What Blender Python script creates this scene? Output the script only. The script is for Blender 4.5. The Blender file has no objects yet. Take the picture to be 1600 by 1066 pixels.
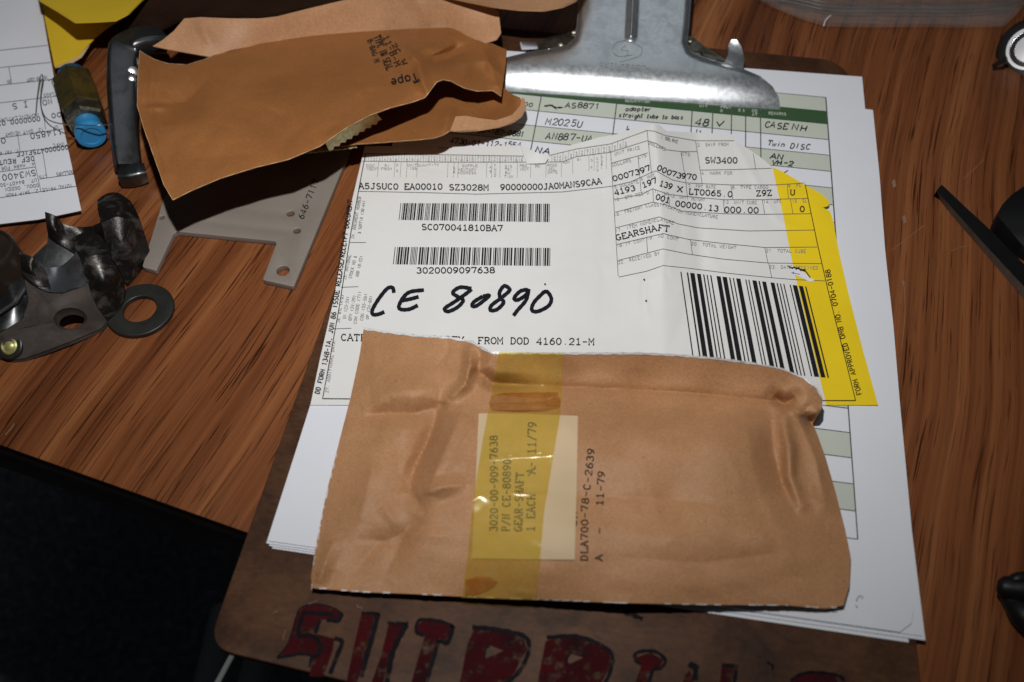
import bpy, bmesh, math, random
import numpy as np
from mathutils import Vector, Matrix
from mathutils.geometry import tessellate_polygon

rnd = random.Random(7)
scene = bpy.context.scene
COL = scene.collection

# ------------------------------------------------------------------ camera
# world: metres, desk top at z = 0, x / y along the clipped paper sheets
FPX = 1479.28
CAM = np.array([101.248, -118.773, 302.996])                 # millimetres
RX = np.array([0.989233172, 0.146347517, 0.000368377])       # camera right
RY = np.array([0.118445826, -0.799148769, -0.589348651])     # camera down
RZ = np.array([-0.0859553235, 0.583046868, -0.807878724])    # camera forward
cam_data = bpy.data.cameras.new("camera")
cam = bpy.data.objects.new("camera", cam_data)
COL.objects.link(cam)
cam.matrix_world = Matrix(((RX[0], -RY[0], -RZ[0], CAM[0] / 1000),
                           (RX[1], -RY[1], -RZ[1], CAM[1] / 1000),
                           (RX[2], -RY[2], -RZ[2], CAM[2] / 1000),
                           (0, 0, 0, 1)))
cam_data.sensor_width = 36.0
cam_data.lens = FPX * 36.0 / 1600.0
cam_data.clip_start = 0.01
cam_data.clip_end = 20.0
cam_data.dof.use_dof = True
cam_data.dof.focus_distance = 0.385
cam_data.dof.aperture_fstop = 9.0
scene.camera = cam

# ------------------------------------------------------------------ world + lamps
world = bpy.data.worlds.new("World")
scene.world = world
world.use_nodes = True
bg = world.node_tree.nodes["Background"]
bg.inputs[0].default_value = (0.80, 0.90, 1.0, 1)
bg.inputs[1].default_value = 0.015


def aim(ob, target):
    d = Vector(target) - ob.location
    ob.rotation_euler = d.to_track_quat('-Z', 'Y').to_euler()


flash_d = bpy.data.lights.new("camera_flash", 'SPOT')
flash_d.energy = 7.2
flash_d.color = (1.0, 0.98, 0.955)
flash_d.spot_size = math.radians(168)
flash_d.spot_blend = 1.0
flash_d.shadow_soft_size = 0.006
flash = bpy.data.objects.new("camera_flash", flash_d)
COL.objects.link(flash)
flash.location = (0.0637, -0.0018, 0.3914)
aim(flash, (-0.054, 0.589, 0.0))

fill_lamp_d = bpy.data.lights.new("overhead_fill", 'AREA')  # unseen overhead panel, added for soft fill and reflections in the clip
fill_lamp_d.energy = 1.7
fill_lamp_d.size = 0.95
fill_lamp_d.color = (0.88, 0.95, 1.0)
fill_lamp = bpy.data.objects.new("overhead_fill", fill_lamp_d)
COL.objects.link(fill_lamp)
fill_lamp.location = (0.1, 1.45, 1.9)
aim(fill_lamp, (0.1, 0.1, 0.0))

vs = scene.view_settings
vs.view_transform = 'Standard'
vs.look = 'None'
vs.exposure = 0.0
vs.gamma = 1.0
vs.use_curve_mapping = False


# ------------------------------------------------------------------ image coordinate helpers
def P(x, y, z):
    """Image pixel (x, y) unprojected at a chosen height z mm above the desk -> world metres, (N,3)."""
    x = np.asarray(x, float); y = np.asarray(y, float); z = np.asarray(z, float)
    x, y, z = np.broadcast_arrays(x, y, z)
    d = ((x - 800) / FPX)[..., None] * RX + ((y - 533) / FPX)[..., None] * RY + RZ
    t = (z - CAM[2]) / d[..., 2]
    return (CAM + t[..., None] * d) / 1000.0


def V(x, y, z):
    return Vector(P(x, y, z).tolist())


def pix(w):
    """World millimetres (N,3) -> image pixel coordinates."""
    w = np.asarray(w, float) - CAM
    X, Y, Z = w @ RX, w @ RY, w @ RZ
    return np.stack([800 + FPX * X / Z, 533 + FPX * Y / Z], -1)


def resample(pts, n):
    pts = np.asarray(pts, float)
    s = np.r_[0, np.cumsum(np.hypot(*np.diff(pts, axis=0).T))]
    t = np.linspace(0, s[-1], n)
    return np.stack([np.interp(t, s, pts[:, 0]), np.interp(t, s, pts[:, 1])], 1)


def smooth_line(pts, n=8, closed=False):
    """Catmull-Rom through the points (any dimension)."""
    pts = [np.asarray(p, float) for p in pts]
    if closed:
        q = [pts[-1]] + pts + [pts[0], pts[1]]
    else:
        q = [2 * pts[0] - pts[1]] + pts + [2 * pts[-1] - pts[-2]]
    out = []
    for i in range(1, len(q) - 2):
        a, b, c, d = q[i - 1:i + 3]
        for k in range(n):
            t = k / n
            out.append(.5 * (2 * b + (c - a) * t + (2 * a - 5 * b + 4 * c - d) * t * t + (3 * b - a - 3 * c + d) * t ** 3))
    if not closed:
        out.append(q[-2])
    return np.array(out)


def seg_dist(x, y, line):
    """distance to a polyline and the position (0..1) of the nearest point on it"""
    line = np.asarray(line, float)
    best = np.full(np.shape(x), 1e9); pos = np.zeros(np.shape(x))
    L = np.r_[0, np.cumsum(np.hypot(*np.diff(line, axis=0).T))]
    for i in range(len(line) - 1):
        a, b = line[i], line[i + 1]
        d = b - a; l2 = d @ d
        if l2 == 0:
            continue
        t = np.clip(((x - a[0]) * d[0] + (y - a[1]) * d[1]) / l2, 0, 1)
        q = np.hypot(x - a[0] - t * d[0], y - a[1] - t * d[1])
        m = q < best
        best = np.where(m, q, best)
        pos = np.where(m, (L[i] + t * (L[i + 1] - L[i])) / L[-1], pos)
    return best, pos


def fold(x, y, line, width, height, kind='crease', taper=True):
    d, s = seg_dist(x, y, line)
    if kind == 'tent':
        w = np.sqrt(np.clip(1 - d / width, 0, 1) ** 2 + 1e-4) - 0.01
        w = np.clip(w, 0, 1)
    elif kind == 'crease':
        w = np.clip(1 - (np.sqrt(d * d + .8) - .89) / (1.7 * width), 0, 1) ** 1.4
    elif kind == 'sharp':
        w = np.exp(-np.sqrt(d * d + 2.0) / width)
    else:
        w = np.exp(-(d / width) ** 2)
    if taper:
        w = w * np.clip(np.sin(np.pi * np.clip(s, .03, .97)), 0, 1) ** .5
    return height * w


class RBF:
    """smooth height map through chosen heights at image pixels"""
    def __init__(self, pts):
        p = np.array(pts, float)
        self.c = p[:, :2] / 100.0
        n = len(p)
        A = np.zeros((n + 3, n + 3))
        A[:n, :n] = self.k(self.c[:, None] - self.c[None])
        A[:n, :n] += np.eye(n) * 1e-3
        A[:n, n] = 1; A[:n, n + 1:] = self.c
        A[n, :n] = 1; A[n + 1:, :n] = self.c.T
        self.w = np.linalg.solve(A, np.r_[p[:, 2], 0, 0, 0])

    @staticmethod
    def k(d):
        r = np.hypot(d[..., 0], d[..., 1])
        return r * r * np.log(r + 1e-9)

    def __call__(self, x, y):
        x = np.asarray(x, float); y = np.asarray(y, float)
        q = np.stack([x, y], -1) / 100.0
        K = self.k(q[..., None, :] - self.c)
        n = len(self.c)
        return K @ self.w[:n] + self.w[n] + q @ self.w[n + 1:]


def wob(x, y, s, seed=0):
    """cheap smooth random relief, about -1..1"""
    r = np.random.RandomState(seed)
    out = 0
    for k in range(5):
        a = r.rand() * 6.28; f = (0.6 + r.rand() * 0.9) / s
        out = out + np.sin((x * math.cos(a) + y * math.sin(a)) * f * 6.28 + r.rand() * 6.28)
    return out / 3.0


def crumple(x, y, box, n, length, width, amp, seed):
    """many short straight paper creases scattered over a box"""
    r = np.random.RandomState(seed)
    out = 0 * x
    for k in range(n):
        cx = r.uniform(box[0], box[2]); cy = r.uniform(box[1], box[3]); a = r.rand() * 3.1416
        l = length * (.4 + r.rand()); dx, dy_ = math.cos(a) * l, math.sin(a) * l * .8
        bend = (r.rand(2) - .5) * l * .5
        out = out + fold(x, y, [(cx - dx, cy - dy_), (cx + bend[0], cy + bend[1]), (cx + dx, cy + dy_)], width * (.5 + r.rand()), amp * (r.rand() - .5) * 2)
    return out


# ------------------------------------------------------------------ mesh helpers
def mesh_obj(name, verts, faces, mat, parent=None, smooth=True, sharp=None):
    me = bpy.data.meshes.new(name)
    me.from_pydata([tuple(map(float, v)) for v in verts], [], [tuple(map(int, f)) for f in faces])
    me.validate()
    me.update()
    if smooth:
        me.polygons.foreach_set("use_smooth", [True] * len(me.polygons))
        if sharp:
            me.set_sharp_from_angle(angle=math.radians(sharp))
    if mat:
        me.materials.append(mat)
    ob = bpy.data.objects.new(name, me)
    COL.objects.link(ob)
    if parent:
        ob.parent = parent
        ob.matrix_parent_inverse = parent.matrix_world.inverted()
    return ob


def thing(name, label, cat, loc=(0, 0, 0), group=None):
    o = bpy.data.objects.new(name, None)
    o.empty_display_size = 0.01
    COL.objects.link(o)
    o.location = loc
    o.matrix_world = Matrix.Translation(Vector(loc))
    o["label"] = label; o["category"] = cat
    if group:
        o["group"] = group
    return o


def tag(o, label, cat, group=None):
    o["label"] = label; o["category"] = cat
    if group:
        o["group"] = group
    return o


def coons_grid(top, right, bottom, left, nu, nv):
    T, B = resample(top, nu), resample(bottom, nu)
    Lf, Rt = resample(left, nv), resample(right, nv)
    u = np.linspace(0, 1, nu)[None, :, None]; v = np.linspace(0, 1, nv)[:, None, None]
    g = (1 - v) * T[None] + v * B[None] + (1 - u) * Lf[:, None] + u * Rt[:, None]
    g -= (1 - u) * (1 - v) * T[0] + u * (1 - v) * T[-1] + (1 - u) * v * B[0] + u * v * B[-1]
    return g[..., 0], g[..., 1]


def grid_faces(nv, nu, off=0, flip=False):
    F = []
    for j in range(nv - 1):
        for i in range(nu - 1):
            a = off + j * nu + i
            f = (a, a + nu, a + nu + 1, a + 1)
            F.append(f[::-1] if flip else f)
    return F


def sheet(name, edges, zf, mat, parent=None, nu=60, nv=40, thick=0.12, bottom_z=None):
    """A sheet with real thickness: outline in image pixels (top, right, bottom, left), height map zf in mm."""
    gx, gy = coons_grid(*edges, nu, nv)
    z = zf(gx, gy) if callable(zf) else np.full(gx.shape, float(zf))
    top = P(gx, gy, z).reshape(-1, 3)
    if thick <= 0:
        return mesh_obj(name, top, grid_faces(nv, nu), mat, parent)
    low = top.copy()
    if bottom_z is None:
        low[:, 2] -= thick / 1000
    else:
        low[:, 2] = np.minimum(low[:, 2] - 1e-4, bottom_z / 1000)
    n = nu * nv
    F = grid_faces(nv, nu) + grid_faces(nv, nu, n, True)
    ring = [i for i in range(nu)] + [j * nu + nu - 1 for j in range(1, nv)] + \
           [(nv - 1) * nu + i for i in range(nu - 2, -1, -1)] + [j * nu for j in range(nv - 2, 0, -1)]
    for a, b in zip(ring, ring[1:] + ring[:1]):
        F.append((a, b, b + n, a + n))
    return mesh_obj(name, np.r_[top, low], F, mat, parent, sharp=50)


class Ink:
    """flat print collected on one surface, laid on it with its relief"""
    def __init__(self, zf, lift=0.2):
        self.zf = zf if callable(zf) else (lambda x, y, c=float(zf): np.full(np.shape(x), c))
        self.lift = lift; self.v = []; self.f = []; self.n = 0

    def add(self, pts, faces):
        pts = np.asarray(pts, float)
        w = P(pts[:, 0], pts[:, 1], self.zf(pts[:, 0], pts[:, 1]) + self.lift)
        self.v.append(w)
        self.f += [tuple(i + self.n for i in f) for f in faces]
        self.n += len(pts)

    def line(self, pts, width, step=7.0, closed=False, wvar=0.0):
        pts = np.asarray(pts, float)
        if closed:
            pts = np.r_[pts, pts[:1]]
        out = [pts[0]]
        for a, b in zip(pts[:-1], pts[1:]):
            k = max(1, int(math.ceil(np.hypot(*(b - a)) / step)))
            for i in range(1, k + 1):
                out.append(a + (b - a) * i / k)
        p = np.array(out)
        d = np.diff(p, axis=0)
        L = np.hypot(d[:, 0], d[:, 1]); keep = np.r_[True, L > 1e-6]
        p = p[keep]
        if len(p) < 2:
            return
        d = np.diff(p, axis=0); d /= np.hypot(d[:, 0], d[:, 1])[:, None]
        t = np.r_[d[:1], d[:-1] + d[1:], d[-1:]]
        nl = np.hypot(t[:, 0], t[:, 1])
        t = np.where(nl[:, None] > .3, t / np.maximum(nl, .3)[:, None], np.r_[d[:1], d])
        nrm = np.stack([-t[:, 1], t[:, 0]], 1)
        c = np.r_[1, np.clip((d[:-1] * d[1:]).sum(1), -1, 1), 1]
        m = 1 / np.maximum(np.sqrt((1 + c) / 2), .6)
        hw = width / 2 * m
        if wvar:
            hw = hw * (1 + wvar * np.sin(np.arange(len(p)) * 1.7 + rnd.random() * 6))
        a = p + nrm * hw[:, None]; b = p - nrm * hw[:, None]
        n = len(p)
        self.add(np.r_[a, b], [(i, i + 1, n + i + 1, n + i) for i in range(n - 1)])

    def poly(self, pts):
        pts = [tuple(map(float, q)) for q in pts]
        tri = tessellate_polygon([[Vector((x, y, 0)) for x, y in pts]])
        self.add(pts, tri)

    def quad(self, a, b, c, d, n=1, m=1):
        a, b, c, d = [np.array(q, float) for q in (a, b, c, d)]
        pts = []
        for j in range(m + 1):
            for i in range(n + 1):
                u, v = i / n, j / m
                pts.append((1 - v) * ((1 - u) * a + u * b) + v * ((1 - u) * d + u * c))
        self.add(pts, grid_faces(m + 1, n + 1))

    def build(self, name, mat, parent):
        if not self.v:
            return None
        return mesh_obj(name, np.concatenate(self.v), self.f, mat, parent, smooth=False)


# ------------------------------------------------------------------ stroke lettering
def arc(cx, cy, rx, ry, a0, a1, n=14):
    return [(cx + rx * math.cos(math.radians(a0 + (a1 - a0) * i / n)), cy + ry * math.sin(math.radians(a0 + (a1 - a0) * i / n))) for i in range(n + 1)]


six = arc(.5, .3, .43, .3, 150, -210, 16)
GLY = {
    '0': ([arc(.5, .5, .44, .5, 90, 450, 20)], []),
    '1': ([[(.2, .8), (.52, 1), (.52, 0)]], [(.52, 0, .4)]),
    '2': ([[(.06, .74)] + arc(.5, .72, .42, .28, 165, -20, 9) + [(.05, 0), (.96, 0)]], []),
    '3': ([arc(.46, .77, .4, .23, 150, -80, 9), arc(.46, .28, .47, .28, 80, -155, 11)], []),
    '4': ([[(.72, 0), (.72, 1), (.02, .28), (.98, .28)]], [(.72, 0, .2)]),
    '5': ([[(.88, 1), (.18, 1), (.14, .54)] + arc(.47, .32, .45, .32, 125, -150, 11)], []),
    '6': ([[(.86, .97), (.55, .95), (.25, .72), (.08, .34)] + arc(.5, .3, .43, .3, 180, -175, 16)], []),
    '7': ([[(.04, .82), (.04, 1), (.96, 1), (.45, 0)]], []),
    '8': ([arc(.5, .76, .37, .24, 90, 450, 14), arc(.5, .27, .46, .27, 90, 450, 14)], []),
    '9': ([[(.14, .03), (.45, .05), (.75, .28), (.92, .66)] + arc(.5, .7, .43, .3, 0, 355, 16)], []),
    'A': ([[(0, 0), (.5, 1), (1, 0)], [(.2, .36), (.8, .36)]], [(.02, 0, .17), (.98, 0, .17), (.4, 1, .14)]),
    'B': ([[(.15, 0), (.15, 1), (.55, 1)] + arc(.58, .77, .3, .23, 90, -90, 8) + [(.15, .54)], [(.58, .54)] + arc(.6, .27, .36, .27, 90, -90, 8) + [(.15, 0)]], [(.1, 0, .12), (.1, 1, .12)]),
    'C': ([arc(.53, .5, .47, .5, 40, 320, 16)], []),
    'D': ([[(.13, 0), (.13, 1), (.45, 1)] + arc(.45, .5, .48, .5, 90, -90, 12) + [(.13, 0)]], [(.1, 0, .12), (.1, 1, .12)]),
    'E': ([[(.93, .8), (.93, 1), (.15, 1), (.15, 0), (.96, 0), (.96, .22)], [(.15, .52), (.65, .52)]], [(.1, 0, .12), (.1, 1, .12)]),
    'F': ([[(.95, .8), (.95, 1), (.18, 1), (.18, 0)], [(.18, .5), (.68, .5)]], [(.2, 0, .22), (.1, 1, .12)]),
    'G': ([arc(.5, .5, .46, .5, 45, 300, 15) + [(.93, .12), (.93, .43), (.58, .43)]], []),
    'H': ([[(.12, 0), (.12, 1)], [(.88, 0), (.88, 1)], [(.12, .5), (.88, .5)]], [(.12, 0, .16), (.12, 1, .16), (.88, 0, .16), (.88, 1, .16)]),
    'I': ([[(.5, 0), (.5, 1)]], [(.5, 0, .34), (.5, 1, .34)]),
    'J': ([[(.72, 1), (.72, .28)] + arc(.4, .28, .32, .28, 0, -160, 8)], [(.68, 1, .28)]),
    'K': ([[(.12, 0), (.12, 1)], [(.92, 1), (.14, .42)], [(.38, .6), (.95, 0)]], [(.12, 0, .16), (.12, 1, .16), (.9, 0, .14), (.86, 1, .14)]),
    'L': ([[(.2, 1), (.2, 0), (.95, 0), (.95, .25)]], [(.22, 1, .22)]),
    'M': ([[(.06, 0), (.06, 1), (.5, .4), (.94, 1), (.94, 0)]], [(.08, 0, .15), (.92, 0, .15), (.04, 1, .1), (.96, 1, .1)]),
    'N': ([[(.12, 0), (.12, 1), (.88, 0), (.88, 1)]], [(.12, 0, .16), (.08, 1, .14), (.88, 1, .16)]),
    'O': ([arc(.5, .5, .48, .5, 90, 450, 20)], []),
    'P': ([[(.17, 0), (.17, 1), (.55, 1)] + arc(.58, .74, .36, .26, 90, -90, 9) + [(.17, .48)]], [(.2, 0, .2), (.1, 1, .12)]),
    'Q': ([arc(.5, .5, .46, .5, 90, 450, 20), [(.5, .22), (.98, -.08)]], []),
    'R': ([[(.14, 0), (.14, 1), (.52, 1)] + arc(.55, .75, .34, .25, 90, -90, 9) + [(.14, .5)], [(.52, .5), (.92, 0)]], [(.14, 0, .16), (.1, 1, .12), (.94, 0, .1)]),
    'S': ([arc(.5, .75, .4, .25, 40, 260, 10) + arc(.5, .26, .44, .26, 85, -150, 11)], []),
    'T': ([[(.04, .78), (.04, 1), (.96, 1), (.96, .78)], [(.5, 1), (.5, 0)]], [(.5, 0, .22)]),
    'U': ([[(.1, 1), (.1, .32)] + arc(.5, .32, .4, .32, 180, 360, 10) + [(.9, 1)]], [(.1, 1, .16), (.9, 1, .16)]),
    'V': ([[(.02, 1), (.5, 0), (.98, 1)]], [(.04, 1, .16), (.96, 1, .16)]),
    'W': ([[(.0, 1), (.2, 0), (.5, .62), (.8, 0), (1.0, 1)]], [(.05, 1, .15), (.95, 1, .15)]),
    'X': ([[(.06, 0), (.94, 1)], [(.06, 1), (.94, 0)]], [(.08, 0, .16), (.92, 0, .16), (.08, 1, .16), (.92, 1, .16)]),
    'Y': ([[(.04, 1), (.5, .48), (.96, 1)], [(.5, .48), (.5, 0)]], [(.5, 0, .22), (.06, 1, .15), (.94, 1, .15)]),
    'Z': ([[(.1, .8), (.1, 1), (.9, 1), (.08, 0), (.93, 0), (.93, .2)]], []),
    '-': ([[(.1, .46), (.9, .46)]], []),
    '.': ([[(.42, .06), (.58, .06)]], []),
    ',': ([[(.55, .1), (.4, -.15)]], []),
    '/': ([[(.05, -.1), (.95, 1.1)]], []),
    '(': ([arc(.9, .5, .5, .62, 130, 230, 6)], []),
    ')': ([arc(.1, .5, .5, .62, 50, -50, 6)], []),
    "'": ([[(.5, 1), (.45, .75)]], []),
    '&': ([[(.95, 0), (.25, .7), (.3, .95), (.55, .98), (.65, .8), (.15, .35), (.2, .06), (.5, 0), (.9, .4)]], []),
    'a': ([arc(.5, .3, .4, .3, 0, 360, 12), [(.9, .62), (.9, 0)]], []),
    'p': ([arc(.5, .3, .4, .3, 0, 360, 12), [(.1, .62), (.1, -.3)]], []),
    'e': ([[(.1, .32), (.88, .32)] + arc(.5, .3, .4, .3, 0, 310, 12)], []),
    'w': ([[(.02, .6), (.25, 0), (.5, .5), (.75, 0), (.98, .6)]], []),
    'i': ([[(.5, .6), (.5, 0)], [(.5, .8), (.52, .86)]], []),
    'n': ([[(.12, 0), (.12, .6), (.2, .5), (.55, .62), (.85, .45), (.88, 0)]], []),
    'd': ([arc(.45, .3, .4, .3, 0, 360, 12), [(.86, 1), (.86, 0)]], []),
    't': ([[(.4, 1), (.4, .1), (.6, 0), (.85, .1)], [(.1, .65), (.8, .65)]], []),
    'r': ([[(.2, .6), (.2, 0)], [(.2, .4), (.5, .62), (.85, .55)]], []),
    's': ([[(.85, .55), (.5, .62), (.2, .48), (.5, .32), (.8, .15), (.5, 0), (.12, .08)]], []),
    'g': ([arc(.5, .3, .38, .3, 0, 360, 12), [(.88, .6), (.85, -.2), (.5, -.35), (.15, -.2)]], []),
    'h': ([[(.12, 1), (.12, 0)], [(.12, .4), (.5, .62), (.85, .45), (.88, 0)]], []),
    'o': ([arc(.5, .3, .4, .3, 0, 360, 12)], []),
    'u': ([[(.12, .6), (.15, .1), (.5, 0), (.85, .15), (.88, .6)]], []),
    'b': ([arc(.5, .3, .38, .3, 0, 360, 12), [(.12, 1), (.12, 0)]], []),
    'v': ([[(.02, .5), (.35, 0), (1.0, .95)]], []),
}


def text(ink, s, path, cap, weight, serif=True, fill=.68, up=None, slant=0.0, jitter=0.0):
    """letters of cap height `cap` spread evenly along the baseline in image pixels"""
    path = np.asarray(path, float)
    seg = np.diff(path, axis=0); L = np.r_[0, np.cumsum(np.hypot(seg[:, 0], seg[:, 1]))]
    n = len(s); pitch = L[-1] / max(1, n - (1 - fill))
    gw = pitch * fill
    for i, ch in enumerate(s):
        if ch == ' ' or ch not in GLY:
            continue
        c0 = i * pitch
        mid = min(max(c0 + gw / 2, 0), L[-1] - 1e-6)
        k = min(int(np.searchsorted(L, mid, side='right')) - 1, len(seg) - 1)
        t = seg[k] / np.hypot(*seg[k])
        base = path[k] + t * (mid - L[k])
        u = np.array([t[1], -t[0]]) if up is None else np.array(up, float) / np.hypot(*up)
        jx = (rnd.random() - .5) * jitter; jy = (rnd.random() - .5) * jitter
        strokes, serifs = GLY[ch]

        def mp(x, y):
            return base + t * ((x - .5) * gw + slant * y * cap + jx) + u * (y * cap + jy)
        for st in strokes:
            if not serif and ch in ('E', 'T', 'L', 'F', 'Z', '7'):
                pass
            ink.line([mp(x, y) for x, y in st], weight, step=50)
        if serif:
            for x, y, h in serifs:
                ink.line([mp(x - h, y), mp(x + h, y)], weight, step=50)
        elif ch == '1':
            pass


def words(ink, s, a, b, cap, w, **k):
    text(ink, s, [a, b], cap, w, **k)


# ------------------------------------------------------------------ material helpers
def newmat(name):
    m = bpy.data.materials.new(name); m.use_nodes = True
    nt = m.node_tree
    return m, nt, nt.nodes["Principled BSDF"]


def N(nt, kind, **kw):
    n = nt.nodes.new(kind)
    for k, v in kw.items():
        if k.startswith('i_'):
            n.inputs[k[2:].replace('_', ' ')].default_value = v
        else:
            setattr(n, k, v)
    return n


def ramp(nt, src, stops):
    r = nt.nodes.new('ShaderNodeValToRGB')
    el = r.color_ramp.elements
    while len(el) < len(stops):
        el.new(.5)
    for e, (p, c) in zip(el, stops):
        e.position = p; e.color = (*c, 1)
    nt.links.new(src, r.inputs[0])
    return r


def coords(nt, scale=(1, 1, 1), rot=(0, 0, 0), gen='Object'):
    tc = nt.nodes.new('ShaderNodeTexCoord'); mp = nt.nodes.new('ShaderNodeMapping')
    mp.inputs['Scale'].default_value = scale; mp.inputs['Rotation'].default_value = rot
    nt.links.new(tc.outputs[gen], mp.inputs[0])
    return mp.outputs[0]


def noise(nt, vec, scale, detail=4, rough=.55, dist=0.0):
    n = N(nt, 'ShaderNodeTexNoise')
    n.inputs['Scale'].default_value = scale; n.inputs['Detail'].default_value = detail
    n.inputs['Roughness'].default_value = rough; n.inputs['Distortion'].default_value = dist
    if vec is not None:
        nt.links.new(vec, n.inputs['Vector'])
    return n.outputs['Fac']


def mix(nt, fac, a, b, blend='MIX'):
    m = N(nt, 'ShaderNodeMix', data_type='RGBA', blend_type=blend)
    for s, v in ((m.inputs[0], fac), (m.inputs[6], a), (m.inputs[7], b)):
        if isinstance(v, bpy.types.NodeSocket):
            nt.links.new(v, s)
        elif isinstance(v, (int, float)):
            s.default_value = v
        else:
            s.default_value = (*v, 1)
    return m.outputs[2]


def bump(nt, b, src, strength, dist=.001):
    n = N(nt, 'ShaderNodeBump'); n.inputs['Strength'].default_value = strength; n.inputs['Distance'].default_value = dist
    nt.links.new(src, n.inputs['Height']); nt.links.new(n.outputs[0], b.inputs['Normal'])


def plain(name, col, rough=.6, metal=0.0, var=.12, vscale=60, bmp=0.0, bscale=800, spec=.5, dark=None):
    m, nt, b = newmat(name)
    v = coords(nt)
    n = noise(nt, v, vscale, 5, .6)
    lo = tuple(c * (1 - var) for c in col); hi = tuple(min(1, c * (1 + var)) for c in col)
    if dark:
        lo = dark
    r = ramp(nt, n, [(.3, lo), (.7, hi)])
    nt.links.new(r.outputs[0], b.inputs['Base Color'])
    b.inputs['Roughness'].default_value = rough
    b.inputs['Metallic'].default_value = metal
    b.inputs['Specular IOR Level'].default_value = spec
    if bmp:
        bump(nt, b, noise(nt, v, bscale, 3, .6), bmp, .0004)
    return m


def worn_metal(name, col, dark, rough=.38, cover=.5, scale=120, metal=1.0, bmp=.15):
    m, nt, b = newmat(name)
    v = coords(nt)
    n1 = noise(nt, v, scale, 8, .68, .6)
    n2 = noise(nt, v, scale * 6, 4, .6)
    f = ramp(nt, n1, [(cover - .07, (0, 0, 0)), (cover + .07, (1, 1, 1))])
    c = mix(nt, f.outputs[0], dark, col)
    nt.links.new(c, b.inputs['Base Color'])
    rr = N(nt, 'ShaderNodeMapRange'); rr.inputs['To Min'].default_value = rough * .75; rr.inputs['To Max'].default_value = rough * 1.5
    nt.links.new(n2, rr.inputs[0]); nt.links.new(rr.outputs[0], b.inputs['Roughness'])
    b.inputs['Metallic'].default_value = metal
    bump(nt, b, n2, bmp, .0004)
    return m


def make_kraft(name, col):
    m, nt, b = newmat(name)
    v = coords(nt)
    big = noise(nt, v, 26, 6, .68, .3)
    fib = noise(nt, coords(nt, (1, 3.5, 1), (0, 0, .35)), 800, 5, .75)
    fib2 = noise(nt, coords(nt, (3.5, 1, 1), (0, 0, -.5)), 620, 4, .75)
    fine = noise(nt, v, 1600, 3, .6)
    r = ramp(nt, big, [(.25, tuple(c * k for c, k in zip(col, (.80, .78, .75)))), (.75, tuple(c * 1.12 for c in col))])
    r2 = ramp(nt, fib, [(.3, (.80, .78, .75)), (.7, (1.13, 1.14, 1.15))])
    r3 = ramp(nt, fib2, [(.3, (.88, .86, .84)), (.7, (1.08, 1.09, 1.10))])
    c = mix(nt, 1.0, r.outputs[0], r2.outputs[0], 'MULTIPLY')
    c = mix(nt, 1.0, c, r3.outputs[0], 'MULTIPLY')
    spots = ramp(nt, noise(nt, v, 700, 2, .5), [(.72, (1, 1, 1)), (.78, (.6, .54, .5))])
    c = mix(nt, 1.0, c, spots.outputs[0], 'MULTIPLY')
    nt.links.new(c, b.inputs['Base Color'])
    rr = N(nt, 'ShaderNodeMapRange'); rr.inputs['To Min'].default_value = .42; rr.inputs['To Max'].default_value = .66
    nt.links.new(big, rr.inputs[0]); nt.links.new(rr.outputs[0], b.inputs['Roughness'])
    b.inputs['Specular IOR Level'].default_value = .32
    bump(nt, b, mix(nt, .5, fib, fine), .4, .0003)
    return m


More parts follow.
